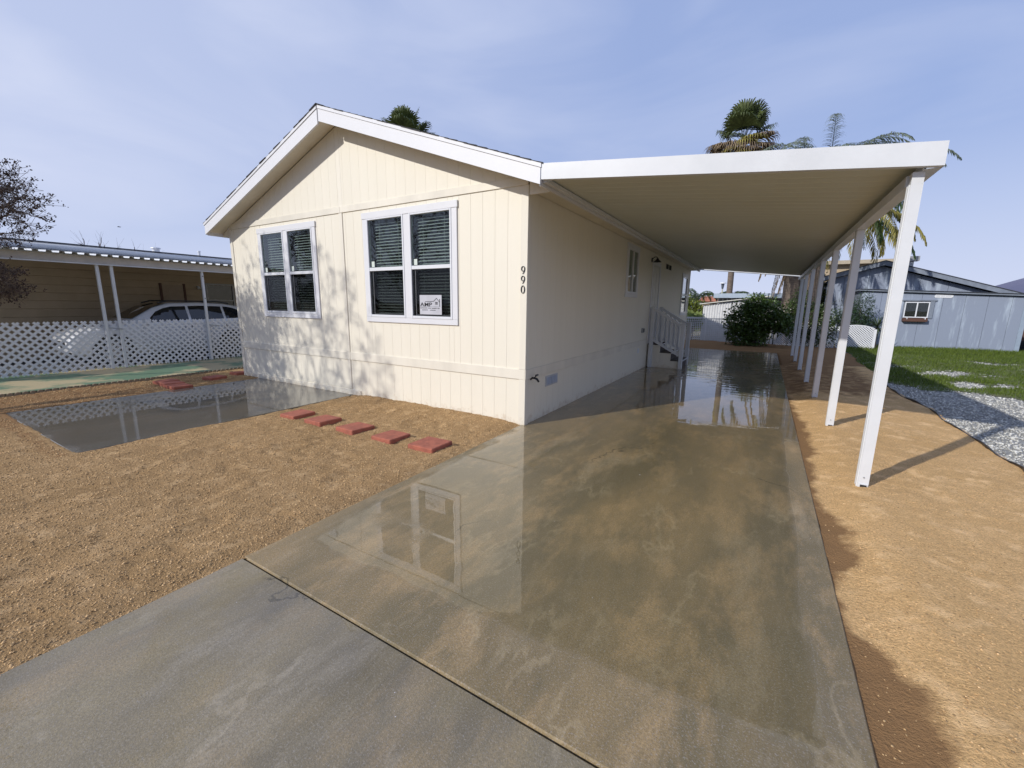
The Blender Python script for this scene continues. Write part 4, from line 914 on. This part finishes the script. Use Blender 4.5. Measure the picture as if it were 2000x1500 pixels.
# ---- palms
def frond_mesh(start, azim, elev, length, m, parent, nl=46, ll=.5, droop=1.9, wd=.036, name='frond', hang=1.0, seed=0):
    rg = np.random.default_rng(seed); p = np.array(start, float); pts = [p]; N = 22; e = elev; dirs = []
    for i in range(N):
        d = np.array([math.cos(azim)*math.cos(e), math.sin(azim)*math.cos(e), math.sin(e)]); dirs.append(d); p = p+d*length/N; pts.append(p); e -= droop/N*(.4+1.2*i/N)
    mb = MB().tube(pts, [.022*(1-.85*i/N) for i in range(N+1)], 5)
    side = np.array([-math.sin(azim), math.cos(azim), 0]); P_, D_, LL = [], [], []
    for s in np.linspace(.14, .995, nl):
        t = s*N; i = min(int(t), N-1); q = pts[i]+(pts[i+1]-pts[i])*(t-i); d = dirs[i]; up = np.cross(side, d)*-1
        for sg in (-1, 1):
            e_ = side*sg*1.0+d*(.55+.5*s)+np.array([0, 0, .25])*rg.uniform(-.3, 1)+rg.normal(0, .12, 3); P_.append(q); D_.append(e_/np.linalg.norm(e_)); LL.append(ll*math.sin(math.pi*min(1, .18+.80*s))**.6*rg.uniform(.8, 1.1))
    P_, D_, LL = np.array(P_), np.array(D_), np.array(LL)[:, None]
    # each leaflet: 3 joined quads that bend down
    nrm = np.cross(D_, np.array([0, 0, 1.0])); nrm /= np.linalg.norm(nrm, axis=1, keepdims=True)+1e-6
    rows = [P_]; q = P_.copy(); dd = D_.copy()
    for k in range(4):
        q = q+dd*LL/4; rows.append(q.copy()); dd = dd+np.array([0, 0, -.42*hang]); dd /= np.linalg.norm(dd, axis=1, keepdims=True)
    ws = [.5, 1, .95, .65, .08]; n = len(P_); V = []
    for r_i, w_ in zip(rows, ws): V += [r_i+nrm*wd*w_/2, r_i-nrm*wd*w_/2]
    V = np.stack(V, 1).reshape(-1, 3); F = []
    for k in range(4):
        b = np.arange(n)*10+2*k; F.append(np.stack([b, b+1, b+3, b+2], 1))
    F = [tuple(int(x) for x in f) for f in np.vstack(F)]
    mb.add(V, F); me = setmesh(name, mb.V, mb.F, m); return link(name, me, parent)
def fan_mesh(start, azim, elev, pet, R, m, parent, nseg=26, name='fan_leaf', sag=.5, seed=0):
    rg = np.random.default_rng(seed); d = np.array([math.cos(azim)*math.cos(elev), math.sin(azim)*math.cos(elev), math.sin(elev)]); side = np.array([-math.sin(azim), math.cos(azim), 0.]); up = np.cross(d, side)*-1; up = np.cross(side, d)*-1
    s = np.array(start, float); mid = s+d*pet*.5+np.array([0, 0, .05*pet]); h = s+d*pet; mb = MB().tube([s, mid, h], [.02, .016, .012], 5)
    nv = up if up[2] > 0 else -up
    V, F = [], []
    for k in range(nseg):
        a = (k/(nseg-1)-.5)*math.radians(185); r = R*(.72+.28*math.cos(a*.6))*rg.uniform(.92, 1.06); dd = d*math.cos(a)+side*math.sin(a); pr = -d*math.sin(a)+side*math.cos(a); w = R*.085
        fold = nv*(.03 if k % 2 else -.03)*R
        p1 = h+dd*r*.55+fold; p2 = h+dd*r*.85-np.array([0, 0, sag*.12*r]); p3 = h+dd*r-np.array([0, 0, sag*(.30+.2*rg.random())*r])
        b = len(V); V += [h, p1-pr*w*.62, p1+pr*w*.62, p2-pr*w*.32, p2+pr*w*.32, p3]; F += [(b, b+1, b+2), (b+1, b+3, b+4, b+2), (b+3, b+5, b+4)]
    mb.add(V, F); me = setmesh(name, mb.V, mb.F, m); return link(name, me, parent)
def fan_palm(loc, h, R, label, r0=.2, skirt=26, nleaf=34, lean=(0, 0), seed=0, pet=.8):
    rg = random.Random(seed); x, y = loc; t = thing('fan_palm', (x, y, 0), label, 'palm tree', None)
    pts = [(x+lean[0]*k/8, y+lean[1]*k/8, -.1+h*k/8) for k in range(9)]
    MB().tube(pts, [r0*1.15]+[r0]*7+[r0*.9], 12).build('trunk', PTRUNK, t, smooth=True); top = np.array(pts[-1])
    for k in range(nleaf):
        f = k/nleaf*(.72 if skirt > 20 else 1); el = math.radians(86-(100 if skirt < 20 else 70)*f+rg.uniform(-8, 8)); az_ = k*2.399+rg.uniform(-.2, .2)
        fan_mesh(top+np.array([0, 0, -.5*f]), az_, el, pet*rg.uniform(.8, 1.1)*R, R*rg.uniform(.75, .95), FANG if f < .8 else PYEL if rg.random() < .25 else FANG, t, sag=.4+.9*f, seed=k+seed*100)
    for k in range(skirt):
        fan_mesh(top+np.array([0, 0, -.30-1.3*(k/skirt)]), k*2.399, math.radians(rg.uniform(-25, 15)), .80*R, R*.75, PDEAD if rg.random() < .7 else PYEL, t, name='dead_leaf', sag=1.1, seed=k+seed*77)
    return t
fan_palm((.12, 30), 12.75, 1.6, 'tall fan palm with shaggy brown skirt seen over the carport roof', .20, 60, 18, (-.15, 0), 1)
fan_palm((-19.6, 18.2), 12.4, 1.5, 'fan palm crown rising behind the shingled gable roof', .22, 8, 18, seed=2)
def feather_palm(loc, h, label, fronds, r0=.26, seed=0, nl=70, name='queen_palm'):
    x, y = loc; t = thing(name, (x, y, 0), label, 'palm tree')
    pts = [(x, y, -.1+h*k/10) for k in range(11)]
    mb = MB().tube(pts, [r0*1.2]+[r0*(1+.05*(k % 2)) for k in range(9)]+[r0*.7], 14); mb.build('trunk', PTRUNK, t, smooth=True)
    for i, (azd, el, L_, dr_, m_, ll, hg_) in enumerate(fronds):
        frond_mesh((x+.12*math.cos(rad(azd)), y+.12*math.sin(rad(azd)), h-.02*i), rad(azd), rad(el), L_, m_, t, nl, ll, dr_, hang=hg_, seed=i+seed)
    return t
rg = random.Random(5)
def crownset(n_up, n_mid, off):
    Q = []
    for i in range(n_up): Q.append((i*137.5+off, rg.uniform(52, 78), rg.uniform(3.9, 4.5), rg.uniform(1.9, 2.4), PSILV, .58, .9))
    for i in range(n_mid): Q.append((i*137.5+60+off, rg.uniform(-15, 35), rg.uniform(3.6, 4.2), rg.uniform(1.4, 2.0), PGREEN if i % 3 else PYEL, .62, 1.2))
    return Q
dead = [(200, -60, 3.4, .4, PDEAD, .35, 1.6), (250, -66, 3.9, .3, PDEAD, .35, 1.6), (300, -62, 3.6, .3, PDEAD, .3, 1.6), (170, -65, 3.0, .3, PDEAD, .3, 1.6), (230, -72, 4.4, .2, PDEAD, .3, 1.6)]
feather_palm((3.35, 18.3), 6.3, 'thick trunked feathery palm with hanging dead fronds behind the carport posts', crownset(10, 10, 20)+[(178, 68, 4.9, 2.5, PSILV, .62, 1.1), (205, 72, 4.8, 2.5, PSILV, .62, 1.1), (5, 74, 4.7, 2.4, PSILV, .6, 1.1)]+dead+[(176, 22, 4.5, 2.1, PYEL, .55, 1.2), (192, 30, 4.7, 2.2, PSILV, .55, 1.2), (205, 14, 4.3, 1.9, PSILV, .55, 1.2)], .30)
feather_palm((4.15, 18.6), 6.2, 'feathery palm with drooping yellowed fronds beside the blue gabled house', crownset(12, 18, 75)+[(8, 72, 5.0, 2.5, PSILV, .62, 1.1), (-12, 66, 4.9, 2.3, PSILV, .62, 1.1), (172, 70, 4.9, 2.5, PSILV, .62, 1.1), (30, 76, 4.8, 2.7, PGREEN, .6, 1.1), (-20, 5, 4.0, 1.5, PYEL, .62, 1.4), (-38, -12, 4.1, 1.2, PYEL, .62, 1.4), (0, -5, 3.9, 1.3, PGREEN, .62, 1.4), (-55, 10, 4.2, 1.7, PYEL, .62, 1.4), (-75, 18, 4.1, 1.9, PYEL, .62, 1.4), (-8, 25, 3.2, 2.2, PGREEN, .5, 1.3), (5, 45, 3.2, 2.6, PGREEN, .5, 1.3), (-70, -8, 3.6, 1.5, PYEL, .55, 1.5), (-50, 0, 3.7, 1.7, PYEL, .55, 1.5), (-100, 0, 3.4, 1.6, PYEL, .5, 1.4), (-130, -10, 3.4, 1.5, PYEL, .5, 1.4), (-85, -20, 3.6, 1.1, PYEL, .5, 1.4)]+dead[:2], .24, 30)
Fq = [(i*137.5, rg.uniform(0, 65), 1.4, 2.3, PGREEN, .4, 1.2) for i in range(16)]
feather_palm((-1.5, 26), 2.3, 'small distant palm above the yellow green bushes', Fq, .10, 80, 30)
Fq = [(i*137.5, rg.uniform(0, 65), 1.2, 2.3, PGREEN, .4, 1.2) for i in range(14)]
feather_palm((.35, 31), 2.4, 'far off low palm behind the lamp post', Fq, .10, 90, 26)

def bush(name, loc, lumps, n, size, m, label, cat='bush', stems=10, flowers=0, fl_m=FLOWER, wide=.55):
    t = thing(name, loc, label, cat); vol = np.array([l[3]*l[4]*l[5] for l in lumps]); k = rng.choice(len(lumps), n, p=vol/vol.sum())
    L_ = np.array(lumps); v = randdir(n); rr = (.45+.6*rng.random((n, 1))**.5)*(1+.25*np.sin(v[:, :1]*9+v[:, 1:2]*7+v[:, 2:]*8)); P_ = L_[k, :3]+v*L_[k, 3:6]*rr
    g = P_[:, 2] > .02; P_, v = P_[g], v[g]
    V, F = leaves(P_, v*.7+randdir(len(P_))*.9+np.array([0, 0, -.15]), size*(.6+.8*rng.random(len(P_))), size*wide)
    link('foliage', setmesh('foliage', V, F, m), t)
    mb = MB()
    for i in range(stems):
        q = L_[rnd.randrange(len(lumps))]; e = q[:3]+np.array([rnd.uniform(-.5, .5)*q[3], rnd.uniform(-.5, .5)*q[4], rnd.uniform(.1, .7)*q[5]]); b = np.array([loc[0]+rnd.uniform(-.12, .12), loc[1]+rnd.uniform(-.12, .12), -.02]); mid = (b+e)/2+np.array([0, 0, .12]); mb.tube([b, mid, e], [.022, .014, .006], 5)
    mb.build('stems', BARK, t)
    if flowers:
        q = P_[rng.choice(len(P_), flowers)]; solids('blossom', q+v[:1]*0+randdir(flowers)*.03, .02+.018*rng.random(flowers), fl_m, 'stuff', t, .7)
    return t
bush('leafy_bush', (2.1, 13.9, 0), [(1.85, 13.8, 1.05, .62, .5, .62), (2.35, 13.9, 1.2, .65, .5, .60), (2.9, 13.9, .98, .50, .45, .32), (1.75, 13.7, .45, .45, .45, .45), (2.1, 13.8, 1.62, .35, .3, .36), (2.25, 13.8, .5, .4, .4, .5), (3.1, 13.8, .80, .28, .3, .22)], 9500, .105, LEAFD, 'large dark green bush spilling over the lattice fence behind the driveway', stems=16)
mb = MB()
bush('fruiting_shrub', (3.7, 15.1, 0), [(3.4, 15.2, 1.0, .40, .35, .8), (3.9, 15.1, .95, .40, .35, .85), (4.35, 15.0, .8, .38, .3, .75), (3.6, 15.0, 1.7, .30, .3, .5)], 6000, .085, LEAFM, 'tangled shrub with white blossoms behind the carport posts', flowers=130)
bush('dark_conifer_shrub', (5.35, 15.7, 0), [(5.25, 15.7, .95, .55, .4, .65), (5.55, 15.6, 1.45, .32, .3, .6), (4.95, 15.6, .9, .32, .3, .45), (5.6, 15.7, .8, .4, .3, .5)], 8000, .09, mat('blue_green_leaf', (.025, .06, .02), (.015, .035, .012), rough=.6, island=.5), 'dark green spiky shrub in front of the blue gable wall', wide=.22)
bush('yellow_green_bush', (-.9, 18.3, 0), [(-.9, 18.3, 1.2, .6, .5, .75), (-.2, 18.4, 1.0, .5, .5, .6), (-1.4, 18.5, 1.4, .6, .5, .8), (.15, 18.6, .9, .4, .4, .5)], 6500, .12, LEAFY, 'sunny yellow green bush above the square lattice fence')
bush('broad_leaf_plant', (-.45, 16.6, 0), [(-.5, 16.6, .95, .35, .25, .28), (-.2, 16.6, .9, .25, .2, .25)], 260, .26, mat('pale_broad_leaf', (.30, .36, .12), (.18, .24, .07), rough=.4, trans=.3), 'pale broad leaved plant peeking over the square lattice', 'plant', 5)
bush('olive_hedge_tree', (4.25, 19.5, 0), [(4.2, 19.5, 2.0, .7, .5, 1.1), (4.9, 19.5, 1.6, .6, .5, .9)], 5200, .11, mat('olive_leaf', (.10, .115, .02), (.06, .075, .015), rough=.6, island=.5), 'tall olive green hedge tree behind the lattice fence', 'tree')
# spiky yucca beside the arched gate; each sword leaf its own part
yc = thing('yucca_plant', (6.02, 15.35, 0), 'spiky yucca fan beside the white arched lattice gate', 'yucca')
MB().tube([(6.02, 15.35, -.02), (5.98, 15.35, .5), (6.0, 15.35, .85)], [.06, .05, .045], 8).build('trunk', BARK, yc)
for k in range(70):
    v = np.array([rnd.gauss(0, 1), rnd.gauss(0, 1), rnd.gauss(.35, .8)]); v /= np.linalg.norm(v); L_ = rnd.uniform(.42, .60); b = np.array([6.0, 15.35, .88]); e = b+v*L_; s = np.cross(v, [0, 0, 1.]); s = s/(np.linalg.norm(s)+1e-6)*.014; md = b+v*L_*.5+np.array([0, 0, .02])
    mb = MB(); mb.V = [tuple(b-s*.6), tuple(b+s*.6), tuple(md+s), tuple(md-s), tuple(e)]; mb.F = [(0, 1, 2, 3), (3, 2, 4)]; mb.build('sword_leaf', mat('yucca_leaf', (.07, .10, .04), (.05, .075, .03), rough=.5), yc)

# ================================================================== BEHIND: fences, shed, blue house, far things
sq = thing('square_lattice_fence', (.3, 15.5, 0), 'white square grid lattice fence with a flat top rail', 'fence')
def sqpanel(x0, x1):
    mb = MB(); x = x0+.03
    while x < x1-.02: mb.box((x-.012, 15.50, .04), (x+.010, 15.508, 1.03)); x += .078
    z = .07
    while z < 1.03: mb.box((x0, 15.489, z-.012), (x1, 15.497, z+.010)); z += .078
    mb.build('lattice_panel', VINYL, sq, kind='stuff')
sqpanel(-1.6, .285); sqpanel(.35, 1.12)
for (a, b) in ((-1.6, .22), (.335, 1.12)): box('top_rail', (a, 15.475, 1.031), (b, 15.525, 1.075 if b < .5 else 1.045), VINYL, sq)
for x in (.31, 1.16): box('fence_post', (x-.035, 15.46, 0), (x+.03, 15.53, 1.06), VINYL, sq)
df = thing('diagonal_lattice_fence', (3, 15.0, 0), 'low white diagonal lattice fence running behind the carport posts', 'fence')
lattice(df, 15.05, 1.25, 2.72, .06, .86, .078, .024, .007, VINYL, 'y', joined='lattice_panel'); lattice(df, 15.05, 2.86, 4.72, .06, .86, .078, .024, .007, VINYL, 'y', joined='lattice_panel')
for x in (1.22, 2.79, 4.76): box('fence_post', (x-.035, 15.02, 0), (x+.03, 15.08, .92), VINYL, df)
box('fence_post', (2.83, 15.02, 0), (2.86, 15.08, .95), BLACK, df)
ag = thing('arched_lattice_gate', (5.4, 14.95, 0), 'white lattice gate panel with a curved top at the end of the fence', 'gate')
arc = lambda u: .68+.26*math.sqrt(max(0, 1-((u-5.36)/.62)**2)) if u > 4.9 else .86
lattice(ag, 14.93, 4.82, 5.86, .08, .96, .078, .024, .007, VINYL, 'y', joined='lattice_panel', arch=arc)
box('gate_post', (5.86, 14.90, 0), (5.93, 14.97, .80), VINYL, ag)
mb = MB()
for i in range(14): u, v = 4.82+i*.075, 4.82+(i+1)*.075; mb.beam((u, 14.925, arc(u)-.01), (v, 14.925, arc(v)-.01), .02, .03)
mb.build('curved_top_rail', VINYL, ag)
# corrugated shed
sh = thing('white_shed', (.9, 17, 0), 'small white corrugated shed with a sloping roof behind the bush', 'shed')
mb = MB(); x = .05
while x < 2.3: mb.prism([(x, 16.50), (x+.045, 16.50), (x+.06, 16.525), (x+.09, 16.525), (x+.105, 16.50), (x+.105, 16.55), (x, 16.55)], 'z', 0, 1.60+.13*(x-.05)); x += .105
mb.build('corrugated_wall', mat('white_corrugated_metal', (.66, .66, .66), rough=.45), sh)
mb = MB(); mb.box((.03, 16.55, 0), (2.3, 18.2, 1.6)); mb.build('shed_body', WMETAL, sh)
mb = MB(); mb.prism([(-.12, 1.625), (2.6, 1.975), (2.6, 2.01), (-.12, 1.66)], 'y', 16.38, 18.3); mb.build('roof', mat('off_white_roof', (.68, .66, .58)), sh)
fb = thing('flat_roof_building', (2, 22.5, 0), 'low building with pale blue flat roof edge behind the shed', 'building')
box('wall', (.1, 22.4, -.1), (3.9, 26, 2.0), mat('dim_wall', (.30, .30, .30)), fb); box('roof_edge', (-.10, 21.7, 2.02), (4.1, 26.2, 2.26), mat('pale_blue_metal', (.42, .50, .60), rough=.4), fb)
for k in range(6): box('slat_post', (.10+.22*k, 22.1, 1.2), (.16+.22*k, 22.14, 2.015), WHITE, fb)
ot = thing('tiled_roof_house', (-2, 45, 0), 'far house with an orange tiled roof behind the bushes', 'house')
box('wall', (-3.5, 45, -.1), (-1.2, 50, 2.1), STUC, ot); mb = MB(); mb.prism([(44.6, 2.1), (47.5, 2.7), (50.4, 2.1)], 'x', -3.8, -.9); mb.build('roof', TERRA, ot)
sl_ = thing('lamp_post', (.03, 25, 0), 'slim post lamp with a flat round cap beyond the shed', 'lamp')
MB().tube([(.03, 25, -.1), (.03, 25, 2.62)], .035, 8).build('pole', mat('pale_yellow_pole', (.55, .52, .36)), sl_); MB().tube([(.03, 25, 2.62), (.03, 25, 2.68), (.03, 25, 2.95)], [.04, .06, .10], 12).build('lantern', mat('smoked_lantern', (.10, .11, .13), rough=.2), sl_); MB().tube([(.03, 25, 2.95), (.03, 25, 3.0), (.03, 25, 3.04)], [.20, .18, .04], 14).build('cap', VINYL, sl_)
# blue shed and the gabled house it leans on
bs = thing('blue_shed', (8.2, 17.6, 0), 'low flat topped shed in streaky blue grey paint with a small window', 'shed')
def btop(x): return 2.215-.045*(x-6.43)
zx = [5.62, 6.20, 6.77, 7.34, 7.91, 8.48, 9.05, 9.62, 9.92]
mb = MB(); mb.prism([(5.6, -.1), (9.90, -.1), (9.90, btop(9.9)-.05), (5.6, btop(5.6)-.05)], 'y', 16.62, 20.5); mb.build('shed_body', BLUET, bs)
WH = (6.86, 7.60, 1.19, 1.80)
for a, b in zip(zx, zx[1:]):
    for r in clip_rect((a+.004, b-.004, -.05, 99), [WH]):
        t = r[3] > 50; mb = MB(); mb.prism([(r[0], r[2]), (r[1], r[2]), (r[1], btop(r[1])-.06 if t else r[3]), (r[0], btop(r[0])-.06 if t else r[3])], 'y', 16.60, 16.619); mb.build('wall_panel', BLUE, bs)
mb = MB(); mb.prism([(5.5, btop(5.5)-.055), (10.15, btop(10.15)-.055), (10.15, btop(10.15)+.0), (5.5, btop(5.5)+.0)], 'y', 16.50, 20.6); mb.build('roof', BLUET, bs)
mb = MB(); mb.prism([(5.5, btop(5.5)+.001), (10.15, btop(10.15)+.001), (10.15, btop(10.15)+.022), (5.5, btop(5.5)+.022)], 'y', 16.47, 20.6); mb.prism([(5.5, btop(5.5)-.085), (10.1, btop(10.1)-.085), (10.1, btop(10.1)-.058), (5.5, btop(5.5)-.058)], 'y', 16.56, 16.599); mb.build('roof_edging', SLATE, bs)
box('corner_board', (9.905, 16.58, -.05), (10.02, 16.75, btop(10)-.09), mat('pale_blue_corner', (.28, .34, .42)), bs)
wn_ = box('window', (6.93, 16.60, 1.25), (7.54, 16.625, 1.76), DARK, bs)
for a, b in (((6.90, 16.575, 1.22), (7.58, 16.60, 1.252)), ((6.90, 16.575, 1.758), (7.58, 16.60, 1.79)), ((6.90, 16.575, 1.2525), (6.93, 16.60, 1.7575)), ((7.55, 16.575, 1.2525), (7.58, 16.60, 1.7575)), ((7.225, 16.575, 1.2525), (7.26, 16.60, 1.7575))): box('window_frame', a, b, VINYL, wn_)
for a, b in (((6.931, 16.592, 1.2525), (7.2245, 16.596, 1.7575)), ((7.261, 16.592, 1.2525), (7.549, 16.596, 1.7575))): box('glass_pane', a, b, GLASS, wn_)
box('window_header', (6.80, 16.555, 1.83), (7.75, 16.60, 1.87), BLUET, wn_); box('window_trim', (7.585, 16.57, 1.20), (7.70, 16.60, 1.829), BLUET, wn_)
fx = thing('flower_box', (7.2, 16.5, 1.1), 'brown wooden flower box hanging under the small shed window', 'flower box')
box('front_board', (6.88, 16.44, 1.08), (7.56, 16.46, 1.20), BROWN, fx); box('side_board', (6.88, 16.4605, 1.08), (6.90, 16.598, 1.20), BROWN, fx); box('side_board', (7.54, 16.4605, 1.08), (7.56, 16.598, 1.20), BROWN, fx); box('floor_board', (6.9005, 16.4605, 1.08), (7.5395, 16.598, 1.10), BROWN, fx)
for x in (6.98, 7.48): box('bracket', (x, 16.43, 1.16), (x+.02, 16.60, 1.235), VINYL, fx)
sn = thing('name_plaque', (7.9, 16.58, 2.02), 'white oval ended plaque near the top of the blue shed wall', 'plaque')
pts = [(x, z) for (x, z) in [(7.66, 1.97), (7.69, 1.945), (8.10, 1.935), (8.145, 1.96), (8.15, 2.02), (8.12, 2.045), (7.70, 2.06), (7.665, 2.03)]]
MB().prism(pts, 'y', 16.585, 16.599).build('board', VINYL, sn)
mb = MB()
for (a, b) in ((7.70, 7.80), (7.83, 7.93), (7.96, 8.08)):
    for z in (1.975, 1.99, 2.005, 2.02): mb.box((a, 16.582, z), (b, 16.5845, z+.007))
mb.build('faded_print', mat('faded_grey', (.62, .63, .65)), sn)
bh = thing('blue_gabled_house', (7, 21, 0), 'weathered blue house with a low dark gable behind the flat shed', 'house')
gx = 6.50; gz = 3.50
def gz_(x): return gz-(x-gx)*.328 if x > gx else gz-(gx-x)*.30
for i, (a, b) in enumerate(((4.9, 5.28), (5.29, 6.10), (6.11, 6.92), (6.93, 7.75), (7.76, 8.6), (8.61, 9.4), (9.41, 10.3))):
    pr = [(a, -.1), (b, -.1), (b, gz_(b)-.22), (a, gz_(a)-.22)]
    if a < gx < b: pr.insert(3, (gx, gz-.22))
    MB().prism(pr, 'y', 19.02, 19.06).build('wall_panel', BLUE, bh)
mb = MB(); mb.prism([(4.7, -.1), (10.8, -.1), (10.8, gz_(10.8)-.25), (gx, gz-.25), (4.7, gz_(4.7)-.25)], 'y', 19.07, 27); mb.build('house_body', BLUET, bh)
for s in (-1, 1):
    xe = 4.3 if s < 0 else 11.4
    MB().prism([(gx, gz), (xe, gz_(xe)), (xe, gz_(xe)-.03), (gx, gz-.03)], 'y', 18.68, 27.2).build('roof_slab', SLATE, bh)
    MB().prism([(gx, gz-.031), (xe, gz_(xe)-.031), (xe, gz_(xe)-.20), (gx, gz-.20)], 'y', 18.70, 18.76).build('gable_fascia', BLUET, bh)
ch = MB().box((7.62, 21.0, 2.9), (7.86, 21.24, 3.62)).build('chimney', mat('pale_chimney', (.55, .56, .57)), bh); MB().box((7.52, 20.92, 3.62), (8.02, 21.32, 3.82)).build('chimney_cap', MESHM, ch)
ba = thing('tan_roof_building', (5.5, 26, 0), 'tan flat roofed building peeking over the blue gable', 'building')
box('wall', (4.0, 29, -.1), (9.2, 33, 4.2), STUC, ba); box('roof', (3.7, 28.6, 4.2), (9.4, 33.2, 4.42), TANR, ba)
rb = thing('tan_shingled_building', (14, 24, 0), 'brown walled building with a tan roof at the edge of the lot', 'building')
box('wall', (11.9, 24, -.1), (20, 28, 2.0), BROWN, rb); mb = MB(); mb.prism([(11.2, 2.05), (21, 2.95), (21, 3.02), (11.2, 2.12)], 'y', 22.5, 28.5); mb.build('roof', TANR, rb); mb = MB(); mb.prism([(11.2, 2.0), (21, 2.9), (21, 2.95), (11.2, 2.05)], 'y', 22.52, 22.7); mb.build('roof_fascia', SLATE, rb)
wt = thing('white_storage_bin', (11.6, 19.5, 0), 'white storage cabinet just past the end of the blue shed', 'cabinet')
box('body', (11.35, 19.3, .35), (12.6, 20.1, 1.35), VINYL, wt, bev=.02); box('door', (11.40, 19.285, .40), (11.95, 19.2995, 1.30), VINYL, wt); box('plinth', (11.3, 19.25, -.05), (12.7, 20.2, .349), mat('dark_grey_plastic', (.06, .06, .06)), wt)
# hills
def hill(name, pts, y, depth, m):
    V = []; F = []; n = len(pts)
    for j in range(5):
        f = j/4; yy = y+depth*f
        for (x, z) in pts: V.append((x*(1+.25*f), yy, -2+(z+2)*math.sin(math.pi/2*(1-abs(1-f*1.0)**1.6)) if j else -2))
    for j in range(4):
        for i in range(n-1): a = j*n+i; F.append((a, a+1, a+n+1, a+n))
    return link(name, setmesh(name, V, F, m, True), kind='structure')
px_ = np.linspace(-1400, 3600, 120)
hz_ = 60+22*(fbm(px_/420+5, px_*0, 4)-.5)*2+175*np.exp(-((px_-1130)/330)**2)+20*np.exp(-((px_+900)/300)**2)
hill('hills', [(float(a), float(max(b, 5))) for a, b in zip(px_, hz_)], 2400, 900, HILL)
# bird
bd = thing('bird', (-40, 8, 15), 'tiny dark bird gliding in the sky over the tan home', 'bird')
b = np.array([-38.0, -.6, 0]); o_, dd_ = np.array([2.479, -4.480, 1.5]), None
dx, dy = -768, 307
dv = Vector(f_)+r2*(dx/816.05)+u2*(dy/816.05); pb = Vector((2.479, -4.48, 1.5))+dv*38
bd.location = pb
mb = MB(); sd_ = dv.normalized().cross(Vector((0, 0, 1))).normalized()
mb.tube([pb-sd_*.12, pb-sd_*.04, pb+sd_*.08, pb+sd_*.16], [.01, .035, .035, .008], 6)
for s in (-1, 1): mb.add([pb+sd_*.05, pb-sd_*.04, pb-sd_*(.02)+Vector((0, 0, .05))+dv.normalized()*.30*s, pb+sd_*.03+Vector((0, 0, .05))+dv.normalized()*.28*s], [(0, 1, 2, 3)])
mb.build('body', BLACK, bd)
